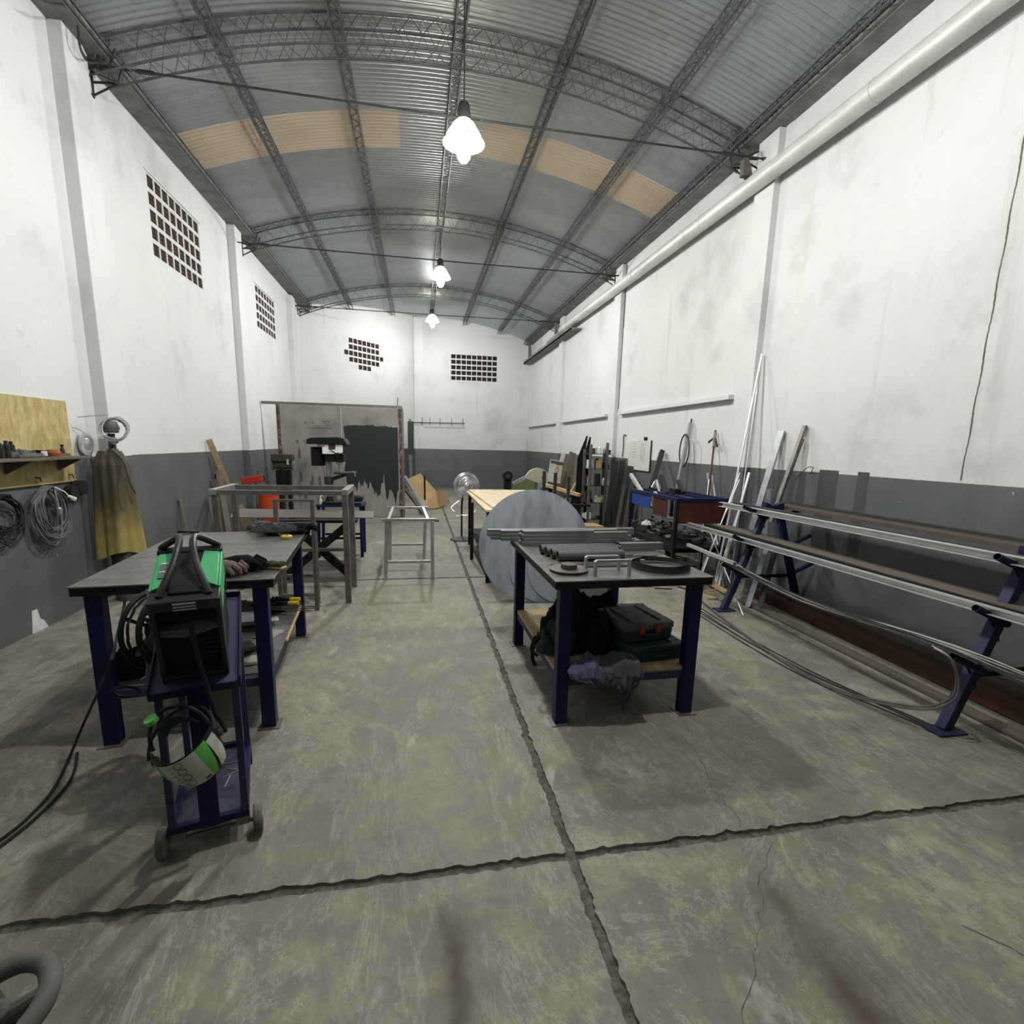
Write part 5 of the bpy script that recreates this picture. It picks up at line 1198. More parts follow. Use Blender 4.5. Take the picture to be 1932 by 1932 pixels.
for i in range(10):
    a = rb(.80+rr.uniform(0, .22), 1.02+rr.uniform(-.12, .22), TZ+.008); an = rr.uniform(0, 3); L = rr.uniform(.05, .14); tag(obj('steel_scrap', MB().beam(a-V((math.cos(an)*L/2, math.sin(an)*L/2, 0)), a+V((math.cos(an)*L/2, math.sin(an)*L/2, .004)), rr.uniform(.01, .035), .014), DLATT), 'dark steel scrap at the back right corner of the right workbench', 'scrap', 'scraps on the right workbench')

# low shelf: bags, cases and rags
S2 = .3125
def rs(x, y, z=S2): return RT @ V((x, y, z))
t = thing('black_bag', rs(.34, .62), 'big black cloth bag filling the left half of the right workbench shelf', 'bag')
obj('bag_body', lump(rs(.40, .62), .29, .37, .27, 1.7, 56, 6, .28), CLOTHB, t); obj('bag_end', lump(rs(.15, .42), .135, .16, .17, 7.7, 40, 6, .25), mat('dark_green_cloth', (.008, .018, .018), .95, 0, (.012, .025, .025), 12, .4), t)
m = MB(); a = rs(.03, .42, S2+.10); m.tube(smooth([a, a+V((-.045, -.02, -.06)), a+V((-.05, -.03, -.14)), a+V((-.035, -.04, -.19))]), .012, 6); m.tube(smooth([a+V((-.03, 0, 0)), a+V((-.06, -.03, -.08)), a+V((-.02, -.05, -.12))]), .010, 6); obj('strap', m, CLOTHB, t)
t = thing('black_jacket', rs(.62, .55), 'black crumpled jacket in the middle of the right workbench shelf', 'jacket'); obj('body', lump(rs(.58, .42), .20, .19, .12, 9.3, 48, 7, .35), CLOTHB, t)
def case(c, a, w, d, h, body, lid, label, latch=None):
    t = thing('tool_case', c, label, 'tool case', 'cases on the right workbench shelf'); T = rot2((c.x, c.y, c.z), a)
    m = MB(); m.T = T; m.prism([(-w/2+.012, 0, 0), (w/2-.012, 0, 0), (w/2, 0, h*.55), (-w/2, 0, h*.55)], (0, d, 0)); obj('body', m, body, t, bevel=.008)
    m = MB(); m.T = T; m.box((-w/2-.005, -.006, h*.56), (w/2+.005, d+.004, h*.93)); l = obj('lid', m, lid, t, bevel=.010)
    for x in (-w*.28, w*.28):
        m = MB(); m.T = T; m.box((x-.008, .03, h*.93), (x+.008, d-.03, h)); obj('rib', m, lid, l, bevel=.002)
    for x in (-.06, .06) if latch else ():
        m = MB(); m.T = T; m.box((x-.018, -.016, h*.42), (x+.018, -.006, h*.78)); obj('latch', m, latch, t, bevel=.002)
    m = MB(); m.T = T; m.tube([(-.05, -.006, h*.4), (-.05, -.024, h*.38), (.05, -.024, h*.38), (.05, -.006, h*.4)], .007, 6); obj('handle', m, body, t)
    return t
case(rs(.735, .14), math.radians(6), .40, .34, .115, CASEG, CASEG, 'dark teal plastic tool case, lower one of the stacked cases')
case(rs(.70, .20, S2+.1155), math.radians(9), .36, .36, .13, CASEG, CASEL, 'dusty grey lidded organiser case with a red latch, on top of the teal case', RED)
case(rs(.82, .60), math.radians(-4), .28, .30, .15, CASEL, CASEL, 'dusty grey case behind the stacked organiser cases on the shelf')
t = thing('red_grinder_case', rs(.56, .78), 'dark red plastic machine body between the black bag and the cases', 'machine'); T = rot2(rs(.57, .80), .3)
m = MB(); m.T = T; m.prism([(-.07, 0, 0), (.09, 0, 0), (.075, 0, .17), (-.035, 0, .20), (-.06, 0, .12)], (0, .22, 0)); obj('housing', m, mat('dull_red_plastic', (.20, .022, .014), .5), t, bevel=.01)
m = MB(); m.T = T; m.tube(smooth([(.08, .05, .13), (.12, .05, .19), (.17, .06, .19), (.20, .07, .15), (.24, .08, .12)]), .009, 7); m.lathe([(0, 0), (.03, 0), (.035, .02), (.02, .045), (0, .05)], (.13, .06, .17), n=14); obj('hose', m, BLACKP, t)
def drape(mt_, x0, x1, ytop, zlow, seed, name, lb, off=0., tip=.6):
    """cloth lying on the shelf and hanging over its front edge in a gathered point"""
    def f(u, v):
        s = v*(ytop+.02+(S2-zlow)); n1 = noise.noise(V((u*3+seed, v*2.5, seed))); n2 = noise.noise(V((u*7+seed, v*6, 3))); n3 = noise.noise(V((u*13, v*11+seed, 5)))
        x = x0+(x1-x0)*u
        if s < ytop+.02:
            y = ytop-s+.03*n1; z = S2+.014+off+.055*max(0, n1+.25)+.022*abs(n2)+.008*n3; x += .03*n2
        else:
            d = s-ytop-.02; k = min(1, d/(S2-zlow)); L = 1-.55*min(1, abs(u-tip)*2.0)**.8
            x = x+((x0+(x1-x0)*tip)-x)*.72*k**1.1; y = -.022-off-.020*abs(n2)*1.6-.03*max(0, n1)*math.sin(PI*k)-.010*n3; z = S2+.004-d*L+.02*n1*(1-k)
        return tuple(rs(x, y, z))
    return tag(obj(name, MB().sheet(f, 70, 60, .004), mt_), lb, 'rag', 'rags on the right workbench shelf')
drape(CLOTHG, .25, .56, .20, .07, 1.3, 'grey_rag', 'grey rag hanging to a point over the front edge of the right workbench shelf', .012, .62)
drape(CLOTHP, .10, .34, .20, .24, 4.1, 'purple_rag', 'purple-grey rag on the shelf front, left of the hanging grey rag', .0, .7)

# ---------------------------------------------------------------- bar racks along the right wall
def arack(y, lb):
    t = thing('bar_rack', (3.57, y, 0), lb, 'rack', 'A-shaped bar racks'); cx = 3.57
    for s in (-1, 1):
        m = MB(); m.beam((cx+s*.44, y, .012), (cx+s*.05, y, 1.12), .06, .06, up=(0,1,0)); obj('leg', m, NAVYG if s < 0 else NAVY, t, bevel=.003)
        m = MB(); m.box((cx+s*.44-.10, y-.07, 0), (cx+s*.44+.10, y+.05, .012)); obj('foot_plate', m, NAVYG, t)
        for z, xo in ((1.10, .36), (.80, .44), (.51, .53)):
            xi = .44-(z-.10)/1.12*.39; zi = z-.115
            m = MB(); m.ring_tube((cx+s*(xi-.01), y-.045, zi), (cx+s*xo, y-.045, z-.005), .021, .003, 14); obj('arm', m, NAVY, t)
            m = MB(); m.prism([(cx+s*(xi+.02), y-.02, zi-.02), (cx+s*(xi-.02), y-.02, zi-.12), (cx+s*(xi+.09), y-.02, zi+.03)], (0, .008, 0)); obj('gusset', m, NAVY, t)
    obj('cross_bar', MB().beam((cx-.33, y, .36), (cx+.33, y, .36), .03, .03), BLACKM, t)
    m = MB(); m.prism([(cx-.11, y-.035, 1.0), (cx+.11, y-.035, 1.0), (cx+.10, y-.035, 1.14), (cx+.03, y-.035, 1.10), (cx-.03, y-.035, 1.10), (cx-.10, y-.035, 1.14)], (0, .07, 0)); obj('head_plate', m, NAVY, t)
    return t
arack(4.6, 'farther A-shaped navy bar rack along the right wall'); arack(2.3, 'nearer A-shaped navy bar rack at the right edge of the photo'); 
# bars lying in the racks
def chan(name, x, z, y0, y1, w, h, lb, dz=0):
    """C channel, open towards the middle of the hall"""
    m = MB(); t_ = .005
    for zz in (h/2-t_/2, -h/2+t_/2): m.beam((x, y0, z+zz), (x, y1, z+dz+zz), w, t_)
    m.beam((x+w/2-t_/2, y0, z), (x+w/2-t_/2, y1, z+dz), t_, h-2*t_)
    return tag(obj(name, m, ALU), lb, 'steel bar')
def bar(name, x, z, y0, y1, w, h, mt_, lb, grp=None, dz=0, hollow=True, dx=0):
    m = MB()
    if hollow: m.hollow((x, y0, z), (x+dx, y1, z+dz), w, h, .003)
    else: m.beam((x, y0, z), (x+dx, y1, z+dz), w, h)
    return tag(obj(name, m, mt_), lb, 'steel bar', grp)
chan('c_channel', 3.315, 1.085, .7, 5.12, .055, .05, 'bright C channel on the upper left arms of the bar racks', dz=-.03)
bar('box_section', 3.375, 1.075, .6, 4.95, .04, .05, DLATT, 'dark tube just behind the bright one on the upper left arms of the bar racks', dz=-.0)
chan('c_channel', 3.215, .795, .5, 6.28, .05, .045, 'long white C channel on the middle left arms of the bar racks', dz=-.045)
bar('box_section', 3.27, .785, .5, 5.3, .04, .04, BLACKM, 'black tube beside the long white tube on the middle arms', dz=-.0)
bar('wide_steel_plate', 3.40, .80, .5, 5.2, .20, .012, GPLANK, 'wide dark brown-grey plank on the middle arms of the bar racks', hollow=False)
bar('steel_angle', 3.325, .79, .6, 5.0, .035, .03, mat('dark_brown_steel', (.03, .015, .012), .6), 'dark brown bar between the white tube and the wide plank on the middle arms')
bar('brown_channel', 3.79, 1.085, .5, 4.78, .17, .03, mat('brown_primer', (.10, .075, .06), .55, .2), 'wide brown steel channel on the upper right arms of the bar racks', hollow=False)
bar('brown_channel', 3.885, 1.11, .5, 4.75, .02, .03, DLATT, 'thin dark bar behind the brown channel on the upper right arms', hollow=False)
m = MB(); m.beam((3.215, 6.28, .745), (3.20, 6.34, .955), .04, .04); m.beam((3.20, 6.34, .955), (3.19, 6.5, 1.06), .04, .03); tag(obj('angled_tube', m, ALU), 'short white tube welded upright at the far end of the long white tube', 'tube')
m = MB(); m.hollow((3.03, 4.35, .56), (2.90, 5.02, .62), .035, .03); tag(obj('short_tube', m, ALU), 'short bright tube end lying on the lowest left arm of the farther bar rack', 'tube')
rr = random.Random(21)
for i in range(14):
    y1 = 5.0-rr.uniform(0, .8); x = 3.02+.016*(i % 7)+rr.uniform(-.006, .006); z = .535+.012*(i//7); sag = rr.uniform(.04, .10)
    P = [(x-.02+rr.uniform(-.02, .02), y1, z+rr.uniform(-.02, .04)), (x, 4.55, z), (x+rr.uniform(-.02, .02), 3.45, z-sag), (x, 2.30, z), (x+rr.uniform(-.02, .03), 1.5, z-rr.uniform(.03, .10)), (x+rr.uniform(-.03, .05), .9, z-rr.uniform(.08, .20))]
    tag(obj('thin_rod', MB().tube(smooth(P, 5), .0055, 5), [RAW, DLATT, GALV][i % 3]), 'thin steel rod sagging over the lowest left arms of the two bar racks', 'rod', 'thin rods on the lowest rack arms')
P = [(2.98, 2.32, .53), (2.99, 2.22, .50), (3.02, 2.18, .36), (3.0, 2.2, .24), (2.94, 2.35, .13), (2.85, 2.8, .02), (2.83, 3.4, .01), (2.95, 4.4, .01), (3.1, 5.2, .01)]
for i in range(2): tag(obj('bent_rod', MB().tube(smooth([(a+.02*i, b+.03*i, c) for a, b, c in P], 5), .0065, 6), RAW), ['long springy rod looping from the nearer rack arm down to the floor', 'second looping rod beside the first, from the nearer rack arm to the floor'][i], 'rod')
for i in range(4):
    P = [at(1305, 1136+5*i, Z=.008), at(1400, 1196+4*i+3*(i % 2), Z=.008), at(1520, 1258+(3, 8, 10, 20)[i], Z=.008), at(1640, 1315+(2, 5, 4, 12)[i], Z=.008), at(1745, 1362+3*i, Z=.008), at(1795-9*i, 1388-1*i, Z=.008)]
    tag(obj('floor_rod', MB().tube(smooth(P, 5), .0045, 5), DLATT), 'thin dark rod lying on the floor in front of the bar racks', 'rod', 'rods on the floor by the bar racks')
# timber and rusty beams on the floor under the racks
bar('rusty_beam', 3.72, .055, .4, 5.0, .14, .09, RUST, 'rusty steel beam on the floor under the bar racks, farther from the wall', hollow=False, dx=.12)
bar('rusty_beam', 3.93, .075, .4, 5.3, .12, .12, mat('brown_grey_beam', (.12, .09, .065), .8, 0, (.07, .05, .04), 5, .3), 'brown beam on the floor against the right wall behind the racks', hollow=False)
bar('old_board', 3.50, .018, .8, 4.9, .10, .02, GPLANK, 'flat weathered board on the floor between the feet of the bar racks', hollow=False, dx=.03)
for i, (a, b, wd, mt_, lb) in enumerate((((1285,1093), (1345,1130), .12, PLANK, 'short tan board on the floor beyond the right workbench corner'), ((1300,1078), (1372,1118), .08, LWOOD, 'second short pale board on the floor beyond the right workbench corner'), ((1270,1075), (1350,1098), .05, GPLANK, 'thin dark batten on the floor beyond the right workbench'))):
    z = .012+.024*i; tag(obj('floor_board', MB().beam(at(*a, Z=z), at(*b, Z=z), wd, .022), mt_), lb, 'board')
for i in range(12):
    q = at(R.uniform(1255, 1350), R.uniform(1075, 1118), Z=.055); an = R.uniform(0, 3); L = R.uniform(.1, .3); d = V((math.cos(an), math.sin(an), .04))*L
    tag(obj('scrap_stick', MB().beam(q, q+d, .02, .012), [PLANK, RUST, GPLANK, DLATT][i % 4]), 'loose stick in the litter on the floor before the scrap shelf', 'scrap stick', 'loose sticks before the scrap shelf')

# ---------------------------------------------------------------- scrap shelf frame with blue and brown panels
t = thing('panelled_frame', (3.38, 6.28, 0), 'black steel stand with brown and blue panels over the scrap pile', 'frame')
FX0, FX1, FY0, FY1 = 3.05, 3.70, 5.60, 6.95
for x in (FX0, FX1):
    for y in (FY0, FY1):
        m = MB(); post(m, x, y, 0, 1.03, .04); obj('leg', m, BLACKM, t)
m = MB(); rframe(m, FX0-.02, FX1+.02, FY0-.02, FY1+.02, 1.07, .04, .04); m.beam((3.25, FY0, 1.05), (3.25, FY1, 1.05), .02, .03); m.beam((3.5, FY0, 1.05), (3.5, FY1, 1.05), .02, .03); obj('top_frame', m, NAVY, t)
obj('front_panel', MB().box((FX0+.021, FY0-.005, .76), (FX1-.021, FY0+.003, 1.029)), BROWN, t)
m = MB()
for i in range(4): m.beam((FX0+.10+.13*i, FY0-.0055, 1.02), (FX0+.20+.13*i, FY0-.0055, .80), .006, .002, up=(0,1,0))
obj('panel_scores', m, INK, t)
obj('side_panel', MB().box((FX0-.004, FY0+.25, .80), (FX0+.004, FY0+.62, 1.029)), BROWN, t)
obj('blue_panel', MB().box((FX0-.004, FY0+.72, .86), (FX0+.004, FY1-.021, 1.029)), BLUE, t)
m = MB(); m.box((FX0, FY0, .44), (FX1+.05, FY1+.4, .46)); rframe(m, FX0-.01, FX1+.05, FY0+.03, FY1+.4, .44, .04, .05); obj('scrap_shelf', m, BLACKM, t)
rr = random.Random(5)
for i in range(70):
    x = rr.uniform(FX0+.08, FX1); y = rr.uniform(FY0+.15, FY1+.3); z = .475+rr.uniform(0, .13); an = rr.uniform(-1.2, 1.6); L = rr.uniform(.08, .26); w2_ = rr.uniform(.015, .05)
    d = V((math.cos(an)*.6, math.sin(an), rr.uniform(-.25, .3)))*L/2; c = V((x, y, z)); m = MB()
    if i % 3 == 0: m.ring_tube(c-d, c+d, w2_*.6, .003, 10)
    elif i % 3 == 1: m.hollow(c-d, c+d, w2_, w2_*.8, .003)
    else: m.beam(c-d, c+d, w2_*1.6, .006)
    tag(obj('steel_offcut', m, [DLATT, RAW, BLACKM, RUST, DLATT, GPLANK][i % 6]), 'steel offcut in the scrap pile on the shelf of the panelled frame', 'offcut', 'offcuts in the scrap pile')
for i in range(30):
    x = rr.uniform(FX0+.1, FX1); y = rr.uniform(FY0+.1, FY1+.3); an = rr.uniform(-1.2, 1.6); L = rr.uniform(.12, .35); d = V((math.cos(an)*.6, math.sin(an), rr.uniform(-.1, .25)))*L/2; c = V((x, y, .06+rr.uniform(0, .18)))
    m = MB(); m.beam(c-d, c+d, rr.uniform(.02, .07), .012); tag(obj('steel_offcut', m, [BLACKM, DLATT, RUST][i % 3]), 'dark scrap lying on the floor under the shelf of the panelled frame', 'offcut', 'scrap under the frame shelf')
q = V((3.35, 6.15, 0)); 
t = thing('rag_bundle', (3.2, 6.5, .6), 'small white and red crumpled rag on the scrap pile', 'rag'); obj('cloth', lump((3.16, 6.62, .585), .07, .06, .06, 2.9), WHITE, t); obj('red_patch', lump((3.20, 6.70, .59), .045, .04, .05, 4.4), RED, t)
tag(obj('pale_block', MB().box((3.22, 5.44, .56-.56), (3.42, 5.55, .06)), WHITEP), 'pale flat block on the floor in front of the panelled frame', 'block')
# loose tubes in the frame
loose = [((1190,895), 3.04, 7.0, (1236,958), 3.20, 6.45, .036, ALU, 'white square tube slanting over the blue panel'), ((1197,915), 3.3, 6.9, (1212,896), 3.3, 6.9, .03, ALU, None)]
def lean(p, q, w, h, mt_, name, lb, cat, grp=None, up=(1, 0, .1), hollow=True):
    m = MB(); (m.hollow(p, q, w, h, .003, up=up) if hollow else m.beam(p, q, w, h, up=up)); return tag(obj(name, m, mt_), lb, cat, grp)
lean(at(1190, 895, Y=7.03), at(1229, 957, Y=6.4), .045, .045, ALU, 'white_tube', 'white square tube slanting across the blue panel of the panelled frame', 'tube')
lean(at(1238, 906, Y=6.75), at(1244, 928, Y=6.6), .028, .028, ALU, 'white_tube', 'short white tube standing up behind the top rail of the panelled frame', 'tube')
lean(at(1236, 908, Y=6.6)+V((0, 0, 0)), at(1230, 920, Y=6.6), .03, .02, ALU, 'white_tube', 'stubby white tube end above the blue panel', 'tube')
lean(at(1246, 898, Y=6.5), at(1258, 932, Y=6.3), .07, .05, DLATT, 'dark_tube', 'short dark tube tilted over the middle of the panelled frame', 'tube')
lean(at(1279, 907, Y=6.2), at(1290, 930, Y=6.0), .04, .04, DLATT, 'dark_tube', 'small dark tube tilted at the right side of the panelled frame top', 'tube')
tag(obj('black_block', MB().box((3.25, 6.05, 1.071), (3.36, 6.20, 1.14)), BLACKM), 'small black block sitting on the top rail of the panelled frame', 'block')

# ---------------------------------------------------------------- things leaning on the right wall
WX = XR-.02
def wl(top, bot, w, h, mt_, name, lb, grp=None, hollow=True, xt=WX-.01, zb=0., up=(1, 0, .15)):
    p = at(*top, X=xt); q = at(*bot, Z=.03) if zb == 0 else at(*bot, X=zb)
    return lean(q, p, w, h, mt_, name, lb, 'bar' if 'rod' not in name else 'rod', grp, up, hollow)
LG = 'long bars leaning on the right wall'
def rod(top, bot, r, mt_, lb, xt=WX-.02, xb=3.8, grp=None):
    p = at(*top, X=xt); q = at(*bot, X=xb); 
    q = p+(q-p)*((p.z-.01)/(p.z-q.z)); 
    return tag(obj('leaning_rod', MB().tube([q, p], r, 7), mt_), lb, 'rod', grp)
rod((1438,668), (1358,1056), .013, ALU, 'tallest thin white rod leaning on the right wall beside the pilaster', xb=3.62)
rod((1437,672), (1405,900), .009, ALU, 'thin white rod just behind the tallest one on the right wall', xb=3.95)
rod((1414,892), (1371,1050), .018, ALU, 'white tube leaning right of the tallest white rods', xt=3.95, xb=3.66)
rod((1413,900), (1382,1000), .012, ALU, 'second white tube leaning right of the tallest white rods', xt=3.98, xb=3.76)
rod((1396,892), (1352,1010), .008, ALU, 'thin rod slanting left at the foot of the tall white rods', xt=3.85, xb=3.5)
rod((1395,905), (1310,1110), .007, ALU, 'thin long rod slanting left down to the floor boards', xt=3.80, xb=3.25)
rod((1335,893), (1350,1000), .016, GALV, 'steel tube leaning left, crossing another behind the rust red rod', xt=4.0, xb=3.8)
rod((1344,897), (1357,1000), .016, GALV, 'steel tube crossing the first one behind the rust red rod', xt=4.02, xb=3.85)
rod((1338,905), (1318,1060), .009, BRIGHT, 'thin bright rod leaning between the crossed tubes and the panelled frame', xt=3.9, xb=3.6)
rod((1332,985), (1378,1100), .006, ALU, 'thin white rod lying crosswise low beside the panelled frame', xt=3.5, xb=3.3)
rod((1276,820), (1288,905), .004, DLATT, 'hair-thin wire hanging beside the aluminium tube on the right wall', xt=4.1, xb=4.05) if False else None
t = thing('rust_red_rod', at(1330, 990, X=3.6), 'rust red rod with dark clamps at its top, leaning on the right wall', 'rod')
p = at(1350, 812, X=4.10); q = at(1329, 1005, X=3.75); q = p+(q-p)*((p.z-.01)/(p.z-q.z))
obj('shaft', MB().tube([q, p], .013, 8), RUST, t); obj('upper_sleeve', MB().tube([p+(q-p)*.02, p+(q-p)*.12], .022, 8), mat('pinkish_steel', (.3, .22, .2), .6, .2), t)
obj('clamp_arm', MB().tube([p+(q-p)*.10+V((-.03, .10, .02)), p+(q-p)*.05, p+(q-p)*.10+V((0, -.08, -.03))], .016, 6), DLATT, t)
wl((1475,813), (1418,1000), .10, .02, GALV, 'galvanised_strip', 'wide galvanised strip leaning on the right wall, behind the farther bar rack', hollow=False, zb=3.85)
p = at(1474, 812, X=4.10); q = at(1410, 1030, X=3.80); q = p+(q-p)*((p.z-.01)/(p.z-q.z))
wl((1519,803), (1455,985), .05, .03, RAW, 'flat_bar', 'long narrow steel bar leaning farthest right on the right wall', hollow=False, zb=3.83)
p = at(1512, 828, X=4.085); q = at(1470, 940, X=3.95); lean(q, p, .075, .02, GPLANK, 'brown_batten', 'brown slat leaning in front of the long narrow steel bar', 'bar', None, (1, 0, .15), False)
lean(at(1437, 1050, X=3.9), at(1449, 923, X=4.05), .12, .006, GALV, 'sheet_strip', 'grey sheet strip leaning behind the head of the farther bar rack', 'strip', None, (1, 0, .15), False)
for i, (a, b, w2_, mt_, lb) in enumerate((((1425,1010), (1392,1130), .12, GALV, 'wide dull galvanised strip standing on the floor behind the farther bar rack, leftmost'), ((1448,1030), (1410,1145), .09, BLUEST, 'blue-grey strip standing on the floor behind the farther bar rack, second from the left'), ((1462,1040), (1432,1150), .10, mat('dark_green_grey', (.05, .065, .06), .6), 'dark green-grey strip standing on the floor behind the farther bar rack'))):
    q = at(*b, Z=.005); p = at(*a, X=q.x+.28); lean(q, p, w2_, .006, mt_, 'floor_strip', lb, 'strip', 'strips behind the farther bar rack', (1, 0, .15), False)
t = thing('aluminium_tube', at(1280, 905, X=3.95), 'aluminium tube with a cable loop hung on it, leaning on the right wall', 'tube')
p = at(1302, 798, X=4.10); q = at(1277, 930, X=3.95); q = p+(q-p)*((p.z-.01)/(p.z-q.z)); obj('tube', MB().hollow(q, p, .05, .05, .003), GALV, t)
p2 = at(1305, 790, X=4.12); obj('thin_bar', MB().tube([p2+(q-p)*.5, p2], .012, 6), DLATT, t)
m = MB(); c = at(1292, 850, X=4.03)
for k in range(3): m.tube([c+V((-.01, (.13+.01*k)*math.cos(a*PI/12), (.23+.01*k)*math.sin(a*PI/12)-.0)) for a in range(24)], .006, 5, closed=True)
obj('cable_loop', m, DLATT, t)
lean(at(1228, 922, X=3.72), at(1249, 852, X=4.09), .095, .08, DLATT, 'dark_box_section', 'thick dark box section leaning on the right wall beside the whiteboard', 'bar')
lean(V((3.45, 7.75, .005)), V((3.60, 7.9, .98)), .06, .05, DLATT, 'dark_stub', 'short dark stub standing at the left end of the scrap pile', 'bar')

# whiteboard
a = at(1187, 829, X=XR-.02); b = at(1228, 833, X=XR-.02); c = at(1222, 890, X=XR-.02); d = at(1187, 882, X=XR-.02)
y0, y1 = 8.70, 9.68; z0, z1 = 1.235, 1.79; x = XR-.022
t = thing('whiteboard', (x, 9.2, z0), 'whiteboard with rows of handwriting on the right wall above the grey band', 'whiteboard')
obj('board', MB().box((x, y0, z0), (x+.02, y1, z1)), BOARD, t); m = MB(); m.box((x-.006, y0-.012, z0), (x+.02, y0, z1)); m.box((x-.006, y0-.012, z0-.012), (x+.02, y1, z0)); obj('frame', m, DLATT, t)
rr = random.Random(6); m = MB()
for col, (ya, yb) in enumerate(((9.50, 9.25), (9.15, 8.85))):
    for i in range(11 if col else 6):
        z = z1-.06-.032*i-(.0 if col else .02*i); y = ya-rr.uniform(0, .04); e = yb+rr.uniform(0, .10); P = []
        n_ = int((y-e)/.008)
        for k in range(n_): P.append((x-.0015, y-(y-e)*k/n_, z+rr.uniform(-.007, .008)))
        if len(P) > 1: m.tube(P, .0012, 3)
obj('handwriting', m, INK, t)
obj('black_clip', MB().box((x-.01, 8.90, z1+.001), (x+.018, 8.99, z1+.06)), BLACKM, t)
# small wall fixtures
p = at(1178, 858, X=XR-.02); tag(obj('wall_wire', MB().tube(smooth([at(1181, 822, X=XR-.02), at(1177, 822, X=XR-.02), at(1176, 846, X=XR-.02), at(1174, 862, X=XR-.02)]), .010, 6), DLATT), 'thin dark cable hanging on the white wall left of the whiteboard', 'cable')
tag(obj('wire_hoop', MB().tube(smooth([at(1500, 905, X=XR-.02), at(1512, 892, X=XR-.03), at(1524, 882, X=XR-.05), at(1534, 882, X=XR-.06), at(1532, 888, X=XR-.03), at(1528, 893, X=XR-.01)]), .004, 5), DLATT), 'thin bent wire hoop on the right wall right of the leaning bars', 'wire')

# ---------------------------------------------------------------- far right corner
t = thing('parts_rack', (3.65, 10.35, 0), 'tall narrow steel rack crammed with odds and ends, far right', 'rack')
for x, y, z in ((3.45, 10.0, 1.70), (3.80, 10.0, 1.74), (3.45, 10.38, 1.6), (3.88, 10.38, 1.62)):
    m = MB(); post(m, x, y, 0, z, .05); obj('post', m, RAW, t)
for z in (.15, .5, .85, 1.2, 1.5): obj('shelf', MB().box((3.43, 9.98, z), (3.90, 10.40, z+.012)), DLATT, t)
rr = random.Random(31)
for i in range(34):
    z = (.163, .513, .863, 1.213, 1.513)[i % 5]; x = 3.50+.33*((i//5) % 3)/2+rr.uniform(-.02, .02); y = 10.06+.11*((i//15))+rr.uniform(-.01, .03); h = rr.uniform(.07, .24) if i % 5 < 4 else rr.uniform(.08, .16)
    mt_ = [WHITE, BLACKM, GALV, WHITEP, RUST, DGREY, CREAM, BLACKP, CARD][i % 9]; m = MB()
    if i % 2: m.lathe([(0, 0), (.045, 0), (.045, h*.8), (.02, h), (0, h)], (x, y, z), n=14)
    else: m.box((x-.05, y-.04, z), (x+.05, y+.04, z+h))
    tag(obj('rack_item', m, mt_), 'tin, bottle or box crowded on the shelves of the tall narrow rack', 'container', 'containers on the parts rack')
tag(obj('white_bag', lump((3.50, 9.92, 1.05), .07, .05, .24, 3.3), WHITE), 'white cloth bag hanging at the front of the tall narrow rack', 'bag') if False else None
for i, (x, zt, dx, lb) in enumerate(((3.40, 1.88, .10, 'tallest dark blade-shaped board rising above the tall narrow rack'), (3.52, 1.86, .05, 'second dark board rising above the tall narrow rack'))):
    m = MB(); m.prism([(x-.10, 10.47, 0), (x+.06, 10.47, 0), (x+.07+dx*.3, 10.52, zt*.8), (x+.05+dx, 10.53, zt), (x+.02+dx, 10.53, zt), (x-.06, 10.52, zt*.75)], (0, .015, 0)); tag(obj('dark_board', m, BLACKM), lb, 'board')
# plates and profiles standing right of the rack
for i, (x, y, w2_, z, mt_, lb) in enumerate(((3.84, 9.72, .13, 1.38, DLATT, 'tall grey plate standing right of the parts rack'), (3.98, 9.70, .10, 1.40, DLATT, 'second tall grey plate standing right of the parts rack'), (4.02, 9.40, .14, 1.30, mat('blue_dark_grey', (.05, .06, .07), .5), 'broad blue-grey plate standing against the right wall under the whiteboard'), (4.01, 9.20, .08, 1.02, GPLANK, 'dark brown board standing against the right wall under the whiteboard, left one'), (4.03, 9.02, .10, 1.02, BLACKM, 'black board standing against the right wall under the whiteboard, right one'), (3.88, 9.28, .06, .95, GPLANK, 'short brown board standing in front of the blue-grey plate'))):
    lean(V((x-.10, y-.05, .005)), V((x+.04, y, z)), w2_, .02, mt_, 'standing_plate', lb, 'plate', 'plates standing by the right wall', (0, 1, 0), False)
tag(obj('floor_tray', MB().box((3.35, 9.4, 0), (3.95, 9.9, .03)), RUST), 'flat rusty tray on the floor in front of the parts rack', 'tray')
# boards leaning between rack and corner
bd = [((1063,856), (1045,925), .10, WHITEP, 'white tube-like batten leaning between the printed box and the ply boards', 11.4), ((1081,854), (1060,935), .16, GPLANK, 'broad grey board leaning on the right wall past the parts rack', 11.2),
      ((1073,874), (1064,940), .30, mat('dull_ply', (.20, .16, .085), .8), 'wide dull plywood sheet leaning on the right wall past the parts rack', 11.6), ((1096,876), (1085,950), .22, mat('dull_ply2', (.22, .17, .09), .8), 'second dull plywood sheet leaning just left of the parts rack', 11.0),
      ((1104,880), (1078,925), .03, OAK, 'thin pale lath slanting in front of the plywood sheets', 10.7), ((1106,872), (1100,950), .07, PLANK, 'narrow brown plank leaning directly left of the parts rack', 10.6)]
for a, b, w2_, mt_, lb, y in bd:
    p = at(*a, Y=y+.3); q = at(*b, Y=y); q = p+(q-p)*((p.z-.01)/max(.05, p.z-q.z)); lean(q, p, w2_, .018, mt_, 'leaning_board', lb, 'board', 'boards leaning near the far right corner', (0, 1, 0), False)
a = at(1040, 866, Y=10.9); b = at(1063, 871, Y=10.9); c = at(1055, 918, Y=10.75); d = at(1033, 913, Y=10.75)
